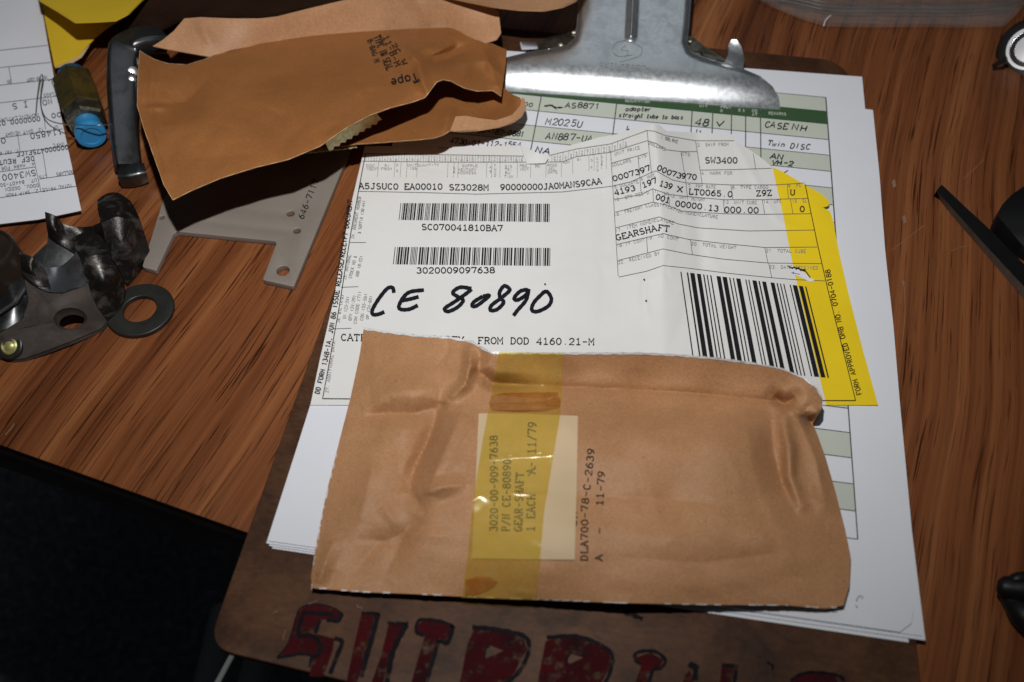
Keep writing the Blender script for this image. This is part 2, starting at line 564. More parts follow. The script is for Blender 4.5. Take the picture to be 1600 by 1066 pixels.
def make_wood():
    m, nt, b = newmat("wood_laminate")
    ang = -math.radians(78.5)
    tc = nt.nodes.new('ShaderNodeTexCoord')
    warp = N(nt, 'ShaderNodeTexNoise'); warp.inputs['Scale'].default_value = 3.5; warp.inputs['Detail'].default_value = 2
    nt.links.new(tc.outputs['Object'], warp.inputs['Vector'])
    sub = N(nt, 'ShaderNodeVectorMath', operation='SUBTRACT'); sub.inputs[1].default_value = (.5, .5, .5)
    nt.links.new(warp.outputs['Color'], sub.inputs[0])
    sc = N(nt, 'ShaderNodeVectorMath', operation='SCALE'); sc.inputs['Scale'].default_value = .03
    nt.links.new(sub.outputs[0], sc.inputs[0])
    ad = N(nt, 'ShaderNodeVectorMath', operation='ADD')
    nt.links.new(tc.outputs['Object'], ad.inputs[0]); nt.links.new(sc.outputs[0], ad.inputs[1])

    def grain(across, along, detail=4, rough=.55):
        mp = nt.nodes.new('ShaderNodeMapping')
        mp.vector_type = 'TEXTURE'
        mp.inputs['Rotation'].default_value = (0, 0, math.radians(78.5))
        mp.inputs['Scale'].default_value = (1 / along, 1 / across, 1)
        nt.links.new(ad.outputs[0], mp.inputs[0])
        return noise(nt, mp.outputs[0], 1.0, detail, rough)
    bands = grain(50, 1.1, 4, .55)
    mid = grain(300, 3.0, 5, .68)
    pores = grain(900, 22, 3, .6)
    lines = grain(230, 2.2, 5, .72)
    c1 = ramp(nt, bands, [(.30, (.054, .018, .008)), (.42, (.158, .052, .019)), (.55, (.232, .083, .030)), (.70, (.345, .145, .056))])
    c2 = ramp(nt, mid, [(.32, (.64, .58, .55)), (.66, (1.14, 1.12, 1.10))])
    c = mix(nt, 1.0, c1.outputs[0], c2.outputs[0], 'MULTIPLY')
    pm = ramp(nt, pores, [(.36, (.20, .15, .13)), (.43, (1, 1, 1))])
    pmask = ramp(nt, grain(34, 1.3, 2, .5), [(.36, (.5, .5, .5)), (.54, (1, 1, 1))])
    c = mix(nt, pmask.outputs[0], c, pm.outputs[0], 'MULTIPLY')
    lm = ramp(nt, lines, [(.34, (.16, .12, .11)), (.405, (1, 1, 1))])
    c = mix(nt, .85, c, lm.outputs[0], 'MULTIPLY')
    nt.links.new(c, b.inputs['Base Color'])
    sm = noise(nt, tc.outputs['Object'], 30, 5, .6)
    rr = N(nt, 'ShaderNodeMapRange'); rr.inputs['To Min'].default_value = .20; rr.inputs['To Max'].default_value = .42
    nt.links.new(sm, rr.inputs[0]); nt.links.new(rr.outputs[0], b.inputs['Roughness'])
    b.inputs['Specular IOR Level'].default_value = .35
    bump(nt, b, mix(nt, .5, pores, noise(nt, tc.outputs['Object'], 1400, 2)), .12, .0003)
    return m


def make_tape(name, col, body, tint):
    """thin yellowed film: tinted see-through with a little scattering body and a glossy face"""
    m, nt, b = newmat(name)
    v = coords(nt)
    n = noise(nt, v, 90, 5, .65, .4)
    r = ramp(nt, n, [(.3, tuple(c * .86 for c in col)), (.7, tuple(min(1, c * 1.15) for c in col))])
    nt.links.new(r.outputs[0], b.inputs['Base Color'])
    b.inputs['Roughness'].default_value = .16
    b.inputs['Specular IOR Level'].default_value = 1.0
    bump(nt, b, noise(nt, v, 200, 4, .6), .10, .0005)
    tr = N(nt, 'ShaderNodeBsdfTransparent'); tr.inputs[0].default_value = (*tint, 1)
    am = N(nt, 'ShaderNodeMapRange')
    am.inputs['From Min'].default_value = .3; am.inputs['From Max'].default_value = .7
    am.inputs['To Min'].default_value = body * .7; am.inputs['To Max'].default_value = body * 1.3
    nt.links.new(noise(nt, v, 160, 4, .6), am.inputs[0])
    mx = N(nt, 'ShaderNodeMixShader')
    nt.links.new(am.outputs[0], mx.inputs[0]); nt.links.new(tr.outputs[0], mx.inputs[1]); nt.links.new(b.outputs[0], mx.inputs[2])
    nt.links.new(mx.outputs[0], nt.nodes['Material Output'].inputs['Surface'])
    return m


def make_hardboard():
    m, nt, b = newmat("brown_hardboard")
    v = coords(nt)
    big = noise(nt, v, 14, 6, .65, .3)
    fib = noise(nt, coords(nt, (1, 2.2, 1)), 260, 5, .7)
    r = ramp(nt, big, [(.28, (.024, .0105, .006)), (.5, (.082, .034, .0145)), (.75, (.128, .057, .025))])
    r2 = ramp(nt, fib, [(.3, (.72, .70, .70)), (.72, (1.2, 1.2, 1.2))])
    c = mix(nt, 1.0, r.outputs[0], r2.outputs[0], 'MULTIPLY')
    st_ = ramp(nt, noise(nt, v, 48, 6, .7, .5), [(.34, (.48, .46, .46)), (.52, (1, 1, 1)), (.72, (1.2, 1.18, 1.15))])
    c = mix(nt, 1.0, c, st_.outputs[0], 'MULTIPLY')
    nt.links.new(c, b.inputs['Base Color'])
    b.inputs['Roughness'].default_value = .58
    b.inputs['Specular IOR Level'].default_value = .3
    bump(nt, b, fib, .2, .0003)
    return m


def make_carpet():
    m, nt, b = newmat("dark_carpet")
    v = coords(nt)
    n = noise(nt, v, 160, 4, .8)
    r = ramp(nt, n, [(.3, (.05, .05, .056)), (.58, (.2, .2, .22)), (.72, (.5, .42, .43))])
    nt.links.new(r.outputs[0], b.inputs['Base Color'])
    b.inputs['Roughness'].default_value = .95
    b.inputs['Specular IOR Level'].default_value = .1
    return m


def make_plastic():
    m, nt, b = newmat("clear_plastic_film")
    v = coords(nt)
    b.inputs['Base Color'].default_value = (.42, .40, .385, 1)
    b.inputs['Roughness'].default_value = .22
    b.inputs['Specular IOR Level'].default_value = .9
    am = N(nt, 'ShaderNodeMapRange')
    am.inputs['To Min'].default_value = .02; am.inputs['To Max'].default_value = .13
    nt.links.new(noise(nt, coords(nt, (1, 4, 1)), 60, 4, .6), am.inputs[0])
    nt.links.new(am.outputs[0], b.inputs['Alpha'])
    bump(nt, b, noise(nt, coords(nt, (1, 6, 1)), 40, 3, .5), .5, .002)
    return m


M = {}
M['wood'] = make_wood()
M['edge'] = plain("dark_desk_edge", (.05, .032, .023), .5, 0, .3, 90)
M['carpet'] = make_carpet()
M['kraft'] = make_kraft("kraft_paper", (.475, .250, .122))
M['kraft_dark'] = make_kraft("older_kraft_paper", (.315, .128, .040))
M['kraft_in'] = make_kraft("kraft_lining", (.47, .255, .135))
M['paper'] = plain("white_copy_paper", (.735, .755, .815), .7, 0, .015, 30, .05, 1500, .25)
M['edge_paper'] = plain("lit_kraft_edge", (.46, .29, .16), .8, 0, .3, 600, spec=.1)  # pale edge tone, includes the light on the paper thickness
M['form'] = plain("form_paper", (.725, .728, .715), .65, 0, .03, 25, .06, 1300, .25)
M['yellow'] = plain("yellow_form_band", (.84, .61, .014), .6, 0, .04, 30, .06, 1300, .25)
M['yellow_env'] = plain("yellow_paper", (.76, .52, .03), .6, 0, .05, 30, .05, 900, .3)
M['ink'] = plain("black_ink", (.016, .016, .018), .55, 0, .2, 400, spec=.06)
M['ink_soft'] = plain("faint_grey_ink", (.22, .22, .22), .6, 0, .25, 500, spec=.06)
M['ink_mid'] = plain("grey_print", (.085, .085, .09), .6, 0, .3, 500, spec=.06)
M['marker'] = plain("black_marker", (.012, .014, .02), .45, 0, .3, 200, spec=.06)
M['pencil'] = plain("pen_writing", (.018, .02, .022), .6, 0, .4, 600, spec=.06)
M['green'] = plain("dark_green_print", (.048, .098, .045), .6, 0, .06, 60, spec=.06)
M['pale'] = plain("pale_green_print", (.53, .57, .50), .7, 0, .02, 60, spec=.06)
M['hardboard'] = make_hardboard()
M['red'] = plain("red_marker", (.060, .0045, .0065), .85, 0, .3, 70, spec=.06, dark=(.022, .007, .009))
def wear(m, scale, lo, hi):
    """ink rubbed away in small patches down to the board"""
    nt = m.node_tree; b = nt.nodes["Principled BSDF"]
    r = ramp(nt, noise(nt, coords(nt), scale, 6, .7), [(lo, (0, 0, 0)), (hi, (1, 1, 1))])
    nt.links.new(r.outputs[0], b.inputs['Alpha'])


wear(M['red'], 210, .33, .52)
M['red_edge'] = plain("dark_marker", (.007, .007, .010), .6, 0, .3, 80, spec=.06)
wear(M['red_edge'], 260, .30, .5)
M['zinc'] = worn_metal("zinc_plated_steel", (.74, .78, .81), (.60, .63, .66), .33, .46, 90, .95, .05)
M['clip_base'] = worn_metal("tarnished_clip_steel", (.42, .40, .34), (.18, .16, .11), .4, .5, 90)
M['etch'] = plain("engraved_grey", (.27, .28, .285), .6, .3, .2, 300)
M['tape'] = make_tape("yellowed_tape", (.76, .64, .29), .12, (.965, .915, .63))
M['tape_loose'] = make_tape("loose_tape_patch", (.50, .22, .05), .5, (.85, .55, .25))
M['tape_cut'] = worn_metal("gold_tape_end", (.62, .55, .30), (.44, .37, .16), .3, .48, 300, .35, .4)
M['label'] = plain("cream_label", (.60, .455, .285), .65, 0, .06, 40, .05, 900, .3)
M['foil'] = worn_metal("foil_edge", (.88, .88, .90), (.52, .52, .53), .45, .44, 500, .35, .5)
M['plate'] = plain("grey_painted_metal", (.27, .235, .205), .5, .2, .06, 60, .05, 900)
M['washer'] = plain("black_rubber", (.017, .0175, .015), .42, 0, .25, 120, .08, 700)
M['forged'] = worn_metal("forged_steel", (.10, .092, .086), (.014, .0125, .0105), .33, .57, 150, .5, .35)
M['forged_plain'] = worn_metal("bare_steel_plate", (.080, .064, .058), (.05, .040, .035), .5, .5, 70, .4, .1)
M['polished'] = worn_metal("polished_saddle", (.46, .48, .52), (.26, .2, .15), .28, .40, 130, .95, .15)
M['steel'] = worn_metal("grey_steel", (.15, .155, .16), (.10, .105, .108), .3, .45, 60, .95, .05)
M['chrome'] = plain("bright_chrome", (.74, .74, .77), .24, 1.0, .04, 60)
M['chrome_dark'] = plain("dark_chrome", (.03, .028, .028), .28, .6, .2, 60)
M['brass'] = worn_metal("olive_brass", (.23, .17, .05), (.10, .09, .045), .3, .45, 80, .8, .08)
M['blue'] = plain("blue_plastic", (.030, .235, .50), .38, 0, .06, 60)
M['dark_blue'] = plain("dark_blue_plastic", (.01, .06, .13), .4, 0, .1, 60)
M['rivet'] = plain("zinc_yellow_rivet", (.42, .40, .17), .42, .5, .25, 400)
M['black'] = plain("black_plastic", (.006, .006, .0065), .45, 0, .2, 80, spec=.25)
M['black_side'] = plain("lit_brown_edge", (.085, .066, .055), .5, .2, .25, 150)  # brownish side face, lightened for the light it catches
M['brown_can'] = plain("dark_brown_enamel", (.024, .015, .010), .45, .1, .35, 60)
M['wire'] = plain("thin_steel_wire", (.34, .31, .27), .35, .9, .1, 200)
M['plastic'] = make_plastic()
M['grey_tube'] = plain("grey_enamel", (.42, .43, .44), .35, .3, .08, 20)
M['scratch'] = plain("scratch", (.24, .14, .085), .6, 0, .2, 400)


# ------------------------------------------------------------------ solid helpers
def slab(name, loops, z0, z1, mat, parent=None, bevel=0.0, bres=2):
    """flat plate between heights z0, z1 (mm) from world-mm outlines (first outer, rest holes)"""
    cu = bpy.data.curves.new(name, 'CURVE'); cu.dimensions = '2D'; cu.fill_mode = 'BOTH'
    for lp in loops:
        sp = cu.splines.new('POLY'); sp.points.add(len(lp) - 1)
        for q, p in zip(sp.points, lp):
            q.co = (p[0] / 1000, p[1] / 1000, 0, 1)
        sp.use_cyclic_u = True
    h = (z1 - z0) / 2000
    cu.extrude = max(h - bevel / 1000, 1e-5); cu.bevel_depth = bevel / 1000; cu.bevel_resolution = bres
    if bevel:
        cu.offset = -bevel / 1000
    tmp = bpy.data.objects.new("tmp", cu); COL.objects.link(tmp)
    dg = bpy.context.evaluated_depsgraph_get()
    me = bpy.data.meshes.new_from_object(tmp.evaluated_get(dg))
    bpy.data.objects.remove(tmp)
    me.name = name
    me.transform(Matrix.Translation((0, 0, (z0 + z1) / 2000)))
    me.materials.clear(); me.materials.append(mat)
    bm = bmesh.new(); bm.from_mesh(me); bmesh.ops.remove_doubles(bm, verts=bm.verts, dist=1e-6); bm.to_mesh(me); bm.free()
    me.polygons.foreach_set("use_smooth", [True] * len(me.polygons))
    me.set_sharp_from_angle(angle=math.radians(40))
    ob = bpy.data.objects.new(name, me); COL.objects.link(ob)
    if parent:
        ob.parent = parent; ob.matrix_parent_inverse = parent.matrix_world.inverted()
    return ob


def circ(cx, cy, r, n=40, ry=None):
    ry = ry or r
    return [(cx + r * math.cos(6.28318 * i / n), cy + ry * math.sin(6.28318 * i / n)) for i in range(n)]


def rounded(pts, radii, n=6):
    """round the corners of a world-mm polygon"""
    out = []
    k = len(pts)
    for i in range(k):
        p = np.array(pts[i], float); a = np.array(pts[i - 1], float); b = np.array(pts[(i + 1) % k], float)
        r = radii[i] if not isinstance(radii, (int, float)) else radii
        if r <= 0:
            out.append(tuple(p)); continue
        da = (a - p) / np.linalg.norm(a - p); db = (b - p) / np.linalg.norm(b - p)
        s, e = p + da * r, p + db * r
        for j in range(n + 1):
            t = j / n
            out.append(tuple((1 - t) ** 2 * s + 2 * t * (1 - t) * p + t * t * e))
    return out


def frame_axis(axis):
    a = Vector(axis).normalized()
    u = a.orthogonal().normalized()
    return a, u, a.cross(u)


def lathe(name, prof, base, axis, mat, parent=None, n=48, sharp=35, ref=None, sides=None):
    """profile [(r mm, h mm)] turned about an axis through base (world metres)"""
    a, u, w = frame_axis(axis)
    if ref is not None:
        u = (Vector(ref) - a * Vector(ref).dot(a)).normalized(); w = a.cross(u)
    n = sides or n
    V_, F = [], []
    for r, h in prof:
        for i in range(n):
            t = 6.283185 * i / n
            V_.append(Vector(base) + a * (h / 1000) + (u * math.cos(t) + w * math.sin(t)) * (r / 1000))
    for j in range(len(prof) - 1):
        for i in range(n):
            k = (i + 1) % n
            F.append((j * n + i, j * n + k, (j + 1) * n + k, (j + 1) * n + i))
    F.append(tuple(range(n))[::-1]); F.append(tuple((len(prof) - 1) * n + i for i in range(n)))
    return mesh_obj(name, V_, F, mat, parent, sharp=sharp)


def tube(name, pts, rad, mat, parent=None, n=10, smooth_n=6):
    p = smooth_line(pts, smooth_n) if smooth_n else np.asarray(pts, float)
    rad = np.interp(np.linspace(0, 1, len(p)), np.linspace(0, 1, len(rad)), rad) if isinstance(rad, (list, tuple)) else np.full(len(p), rad)
    V_, F = [], []
    u = None
    for i in range(len(p)):
        t = Vector((p[min(i + 1, len(p) - 1)] - p[max(i - 1, 0)]).tolist()).normalized()
        u = t.orthogonal().normalized() if u is None else (u - t * u.dot(t)).normalized()
        w = t.cross(u)
        for k in range(n):
            a = 6.283185 * k / n
            V_.append(Vector(p[i].tolist()) + (u * math.cos(a) + w * math.sin(a)) * (rad[i] / 1000))
    for i in range(len(p) - 1):
        for k in range(n):
            q = (k + 1) % n
            F.append((i * n + k, i * n + q, (i + 1) * n + q, (i + 1) * n + k))
    F.append(tuple(range(n))[::-1]); F.append(tuple((len(p) - 1) * n + k for k in range(n)))
    return mesh_obj(name, V_, F, mat, parent, sharp=60)


def sweep(name, pts, sect, mat, parent=None, upv=(0, 0, 1), smooth_n=6, scales=None, sharp=40):
    """closed section [(side mm, up mm)] carried along a path of world points"""
    p = smooth_line(pts, smooth_n) if smooth_n else np.asarray(pts, float)
    sc = np.interp(np.linspace(0, 1, len(p)), np.linspace(0, 1, len(scales)), scales) if scales else np.ones(len(p))
    V_, F = [], []
    n = len(sect)
    for i in range(len(p)):
        t = Vector((p[min(i + 1, len(p) - 1)] - p[max(i - 1, 0)]).tolist()).normalized()
        s = t.cross(Vector(upv)).normalized(); w = s.cross(t)
        for a, b in sect:
            V_.append(Vector(p[i].tolist()) + (s * a + w * b) * (sc[i] / 1000))
    for i in range(len(p) - 1):
        for k in range(n):
            q = (k + 1) % n
            F.append((i * n + k, i * n + q, (i + 1) * n + q, (i + 1) * n + k))
    F.append(tuple(range(n))[::-1]); F.append(tuple((len(p) - 1) * n + k for k in range(n)))
    ob = mesh_obj(name, V_, F, mat, parent, sharp=sharp)
    bm = bmesh.new(); bm.from_mesh(ob.data); bmesh.ops.recalc_face_normals(bm, faces=bm.faces); bm.to_mesh(ob.data); bm.free()
    return ob


def rrect(w, h, r, n=4):
    out = []
    for cx, cy, a0 in ((w / 2 - r, h / 2 - r, 0), (-w / 2 + r, h / 2 - r, 90), (-w / 2 + r, -h / 2 + r, 180), (w / 2 - r, -h / 2 + r, 270)):
        for i in range(n + 1):
            a = math.radians(a0 + 90 * i / n)
            out.append((cx + r * math.cos(a), cy + r * math.sin(a)))
    return out


def structure(o):
    o["kind"] = "structure"
    return o


def mm(x, y, z):
    return P(x, y, z) * 1000


# ================================================================== THE SETTING
# desk top: front edge unprojected from image pixels, body runs away from the viewer
e0, e1 = mm(0, 695, 0)[:2], mm(380, 830, 0)[:2]
ed = (e1 - e0) / np.linalg.norm(e1 - e0); en = np.array([-ed[1], ed[0]])
A_ = e0 - ed * 350; B_ = e0 + ed * 650
desk_loop = [tuple(A_), tuple(B_), tuple(B_ + en * 800), tuple(A_ + en * 800)]
desk = structure(slab("desk", [desk_loop], -1.2, 0, M['wood'], None, .3))
slab("edge_band", [[tuple(A_ + en * .35), tuple(B_ + en * .35), tuple(B_ + en * 790), tuple(A_ + en * 790)]], -26, -1.25, M['edge'], desk, .6)
# light scratches and chips in the laminate
sk = Ink(0, .05)
for a, b, w in (((1392, 392), (1444, 352), .8), ((1505, 280), (1537, 249), .8), ((1485, 392), (1515, 384), .7), ((1413, 445), (1409, 545), .9), ((8, 680), (22, 662), 1.2)):
    sk.line(smooth_line([a, ((a[0] + b[0]) / 2 + 3, (a[1] + b[1]) / 2 - 2), b], 6), w)
for cx, cy, a, b in ((1397, 287, 3, 6.5), (1413, 343, 3, 7), (1412, 443, 1.5, 5)):
    sk.poly([(cx + a * math.cos(t) + .8 * math.sin(3 * t), cy + b * math.sin(t)) for t in np.linspace(0, 6.1, 12)])
sk.build("scratches", M['scratch'], desk)
# floor far below the desk edge
fl = mesh_obj("floor", [(-2, -1.2, -.62), (2, -1.2, -.62), (2, 1.6, -.62), (-2, 1.6, -.62)], [(0, 1, 2, 3)], M['carpet'])
structure(fl)

# ================================================================== CLIPBOARD
cb = thing("clipboard", "brown hardboard clipboard with steel clip and red hand-drawn lettering at its bottom", "clipboard", (0.1, 0.13, 0))
loop = rounded([(-8.8, -35.5), (40, -39.5), (214, -52), (214.6, 272), (205, 293.5), (-3, 295.5)], [9, 0, 14, 6, 10, 12], 8)
slab("board", [loop], .15, 3.2, M['hardboard'], cb, .35)

ZB = 3.2
red = Ink(ZB, .08); dk = Ink(ZB, .16); hole = Ink(ZB, .16)


def z1(p):   # crop coordinates of the left lettering to image pixels
    return [(410 + x * .25625, 930 + y * .25625) for x, y in p]


def z2(p):   # crop coordinates of the right lettering to image pixels
    return [(800 + x * .3375, 930 + y * .3375) for x, y in p]


red.poly(z1([(215, 110), (250, 70), (330, 55), (430, 75), (485, 110), (460, 155), (430, 148), (350, 150), (322, 235), (440, 265), (430, 330), (375, 500), (285, 495), (310, 380), (250, 360), (90, 380), (160, 290)]))
for s, w in (([(430, 118), (290, 108), (250, 116), (218, 245), (290, 243), (340, 275), (352, 330), (335, 375)], 26), ([(88, 382), (170, 368), (250, 358), (330, 378)], 18),
             ([(90, 380), (160, 285), (212, 112), (250, 70), (330, 55), (430, 75), (488, 112)], 9), ([(484, 112), (462, 155), (390, 150)], 26), ([(352, 150), (322, 232)], 22),
             ([(440, 262), (485, 285), (455, 370), (412, 480)], 28), ([(300, 380), (285, 440)], 18)):
    dk.line(smooth_line(z1(s), 4), w * .256, wvar=.15)
red.poly(z1([(605, 110), (690, 105), (640, 300), (570, 560), (505, 560), (560, 300)]))
dk.line(z1([(604, 108), (718, 112)]), 4.5, wvar=.2); dk.line(smooth_line(z1([(706, 112), (665, 270), (600, 500)]), 4), 8, wvar=.12)
red.poly(z1([(770, 175), (880, 175), (840, 250), (770, 400), (730, 560), (655, 560), (720, 380)]))
dk.line(z1([(764, 168), (800, 172), (890, 172)]), 5, wvar=.2); dk.line(smooth_line(z1([(880, 180), (825, 280), (790, 370), (755, 560)]), 4), 8, wvar=.15)
red.poly(z1([(945, 180), (1010, 138), (1160, 190), (1130, 280), (1078, 262), (985, 560), (900, 560), (990, 245), (940, 232)]))
for s, w in (([(985, 245), (942, 230), (938, 190), (965, 150), (1080, 158), (1165, 190)], 20), ([(1165, 188), (1130, 288), (1078, 275)], 28), ([(1075, 270), (1040, 400), (1000, 531)], 24)):
    dk.line(smooth_line(z1(s), 4), w * .256, wvar=.15)
red.poly(z1([(1290, 210), (1400, 210), (1590, 250), (1612, 330), (1540, 470), (1400, 600), (1190, 600), (1250, 300)]))
dk.line(smooth_line(z1([(1280, 196), (1400, 206), (1590, 246), (1625, 330), (1570, 460), (1480, 540)]), 4), 7, wvar=.15)
hole1 = Ink(ZB, .13); hole1.poly(z1([(1350, 320), (1390, 308), (1470, 340), (1350, 390)])); dk.line(z1([(1385, 310), (1360, 325), (1352, 390)]), 3.5)
red.poly(z2([(155, 215), (200, 195), (330, 200), (450, 260), (460, 320), (400, 430), (110, 450)]))
dk.line(smooth_line(z2([(160, 196), (300, 190), (420, 235), (466, 290), (440, 390), (390, 450)]), 4), 6, wvar=.15)
hole.lift = .13; hole.poly(z2([(262, 268), (330, 290), (258, 322)])); dk.line(z2([(275, 262), (250, 300), (262, 322)]), 3.5)
red.poly(z2([(570, 290), (640, 265), (700, 300), (680, 340), (650, 350), (620, 440), (560, 440), (600, 320)]))
dk.line(smooth_line(z2([(600, 320), (570, 300), (580, 265), (660, 260), (710, 300), (690, 338), (655, 345), (635, 403)]), 4), 5.5, wvar=.15)
red.poly(z2([(800, 370), (825, 345), (850, 440), (780, 440)])); red.poly(z2([(970, 330), (1030, 320), (1010, 440), (960, 440)]))
dk.line(z2([(818, 318), (852, 335), (846, 395)]), 9, wvar=.2); dk.line(z2([(972, 322), (1040, 330), (1028, 410)]), 6, wvar=.2)
red.poly(z2([(1270, 440), (1290, 395), (1340, 370), (1400, 362), (1500, 378), (1520, 440)]))
dk.line(smooth_line(z2([(1290, 395), (1340, 366), (1400, 357), (1510, 372), (1540, 400)]), 4), 5, wvar=.2)
dk.line(smooth_line(z2([(520, 78), (560, 92), (605, 110)]), 4), 7, wvar=.3)
dk.line(smooth_line(z2([(1180, 310), (1205, 325), (1205, 345)]), 4), 3.5, wvar=.3)
red.build("red_lettering", M['red'], cb); hole.build("letter_counter", M['hardboard'], cb); hole1.build("letter_counter", M['hardboard'], cb); dk.build("lettering_outline", M['red_edge'], cb)
sk2 = Ink(ZB, .1)
for s in ([(427, 958), (434, 955)], [(480, 945), (496, 938)], [(446, 985), (442, 999)], [(560, 950), (556, 944), (566, 951)]):
    sk2.line(s, .8)
sk2.build("scuffs", M['scratch'], cb)

# ------------------------------------------------------------------ the clip
clip_edges = ([(906, -45), (990, -47), (1082, -45)],
              [(1082, -45), (1080, 0), (1077, 40), (1074, 66), (1080, 80), (1098, 89), (1130, 98), (1160, 107), (1188, 119), (1207, 135), (1217, 152), (1219, 171)],
              [(742, 139), (795, 143), (860, 147), (950, 153), (1060, 160), (1150, 167), (1219, 171)],
              [(906, -45), (904, 0), (901, 40), (897, 60), (886, 70), (860, 76), (822, 82), (790, 90), (764, 101), (748, 118), (742, 139)])
clip_out = np.array(clip_edges[0] + clip_edges[1][1:] + clip_edges[2][::-1][1:] + clip_edges[3][::-1][1:])
_t = np.linspace(-230, 10, 481)
_zt = np.interp(_t, [-230, -200, -115, -62, -46, -30, -6, 10], [29.0, 26.4, 19.2, 15.0, 13.5, 11.2, 6.4, 4.4])
_k = np.exp(-(np.arange(-30, 31) / 17.0) ** 2); _k /= _k.sum()
_zt = np.convolve(np.pad(_zt, 30, mode='edge'), _k, 'valid')


def clip_r(x, y):
    t = y - (139 + (x - 742) * .0672)
    z = np.interp(t, _t, _zt)
    e = np.clip(np.abs((x - 980) / 240.0), 0, 1.2) ** 5
    return 5.5 + (z - 5.5) * (1 - .28 * np.clip(e, 0, 1.3) * np.clip((130 - 0 * y) / 130, 0, 1) * (t > -70))


ridge_line = [(991, -60), (989, 0), (986, 56)]


def clip_z(x, y, base=False):
    z = clip_r(x, y)
    d, _ = seg_dist(x, y, clip_out[:len(clip_edges[0]) + len(clip_edges[1]) - 4])
    d2, _ = seg_dist(x, y, clip_edges[3][:-2])
    z = z - 1.5 * np.exp(-(np.minimum(d, d2) / 5.0) ** 2) * np.clip((128 - y) / 30, 0, 1)
    if not base:
        d, s = seg_dist(x, y, ridge_line)
        z = z + 1.9 * np.exp(-(d / 5.5) ** 2)
    return z


sheet("clip_plate", clip_edges, clip_z, M['zinc'], cb, 150, 120, .9)
et = Ink(clip_z, .12)
text(et, "SKILCRAFT", [(936, 107), (980, 110), (1008, 112.5)], 9.5, 1.0, serif=True, fill=.8)
et.line([(1012 + 3.2 * math.cos(a), 110 + 3.2 * math.sin(a)) for a in np.linspace(0, 6.28, 12)], 1.4)
et.line([(936, 115), (1017, 121)], .6)
for i in range(20):
    x = 938 + i * 4.0
    et.line([(x, 117.5 + i * .29), (x + rnd.uniform(1.5, 2.8), 117.5 + i * .29)], 1.5)
et.line(smooth_line([(996, 60), (965, 66), (957, 78), (967, 88), (988, 86)], 8), .9)
et.line(smooth_line([(974, 62), (990, 67), (1003, 76), (998, 88), (968, 97)], 8), .9)
et.line(smooth_line([(978, 70), (971, 78), (982, 80), (976, 90)], 6), .7)
et.build("engraved_mark", M['etch'], cb)
# lower jaw / mounting plate with its two turned-up ears
sheet("mounting_plate", ([(838, 63), (900, 48), (1080, 56), (1100, 72)], [(1100, 72), (1138, 96)], [(838, 75), (900, 80), (1080, 90), (1138, 98)], [(838, 63), (838, 75)]),
      lambda x, y: 5.6 + 0 * x, M['clip_base'], cb, 24, 8, 1.4)
ear = RBF([(1128, 97, 6.2), (1146, 99, 7), (1140, 66, 16), (1150, 61, 17.5), (1163, 108, 8), (1162, 85, 13), (1146, 80, 12.5)])
sheet("ear", ([(1138, 70), (1143, 62), (1151, 62)], [(1151, 62), (1159, 74), (1163, 92), (1162, 108)], [(1132, 97), (1146, 104), (1162, 108)], [(1138, 70), (1138, 85), (1132, 97)]),
      ear, M['zinc'], cb, 14, 16, 1.0)
sheet("ear", ([(813, 65), (838, 64)], [(838, 64), (840, 75)], [(815, 76), (840, 75)], [(813, 65), (815, 76)]),
      lambda x, y: 8.5 + (70 - y) * .35, M['chrome'], cb, 12, 10, 1.0)
for x, y in ((877, 69), (1091, 86)):
    lathe("rivet", [(2.2, 0), (2.2, .5), (1.6, 1.1), (.6, 1.4)], V(x, y, 5.6), (0, 0, 1), M['clip_base'], cb, 20)
tube("spring_pin", [P(894, 52, 9), P(990, 52, 9), P(1080, 66, 9)], 1.5, M['clip_base'], cb, 10, 3)

# ================================================================== CLIPPED SHEETS
def flat_sheet(name, label, corners, z, bumpy=0.0, seed=1, dog=False, gr="white sheets held in the clipboard"):
    tl, tr, br, bl = corners
    rs = random.Random(seed + int(z * 100))
    right = [tr] + [(tr[0] + (br[0] - tr[0]) * t + rs.uniform(-1.6, 1.6), tr[1] + (br[1] - tr[1]) * t) for t in (.12, .27, .41, .55, .7, .86)] + [br]
    bottom = [bl, br]
    if dog:
        right = [tr, ((tr[0] + br[0]) / 2, (tr[1] + br[1]) / 2), (br[0] - 1, br[1] - 22), (br[0] - 6, br[1] - 14)]
        bottom = [bl, (br[0] - 16, br[1] + 1), (br[0] - 6, br[1] - 14)]
    zf = (lambda x, y: z + bumpy * wob(x, y, 500, seed))
    o = sheet(name, ([tl, tr], right, bottom, [tl, bl]), zf, M['paper'], None, 40, 40, .1)
    o["label"] = label; o["category"] = "paper"; o["group"] = gr
    return o, zf


flat_sheet("paper_sheet", "lowest white sheet of the clipped stack, its bottom edge showing furthest below the others", [(676, 80), (1346, 128), (1420, 1004), (425, 857)], 3.45, .0)
flat_sheet("paper_sheet", "white sheet under the top ones, lower right corner reaching furthest towards the bare desk", [(668, 76), (1342, 140), (1446, 1001), (420, 853)], 3.95, .0)
flat_sheet("paper_sheet", "white sheet with a wavy right edge peeking out beside the ruled table sheet", [(664, 73), (1364, 172), (1441, 994), (416, 849)], 4.4, .12, 3)
tabsheet, ZT = flat_sheet("ruled_table_sheet", "top white clipped sheet with green header bar and handwritten table rows", [(662, 70), (1347, 120), (1430, 988), (418, 845)], 5.0, .06, 5, True, "")
del tabsheet["group"]


def wpt(x, y):
    return pix(np.array([x, y, 5.0]))


xr, hb, dy = 197.3, 242.0, 10.53
xl = 20.0


def trow(k):
    return hb - dy * k


fill = Ink(ZT, .07); rule = Ink(ZT, .13); thick = Ink(ZT, .13); grn = Ink(ZT, .07)


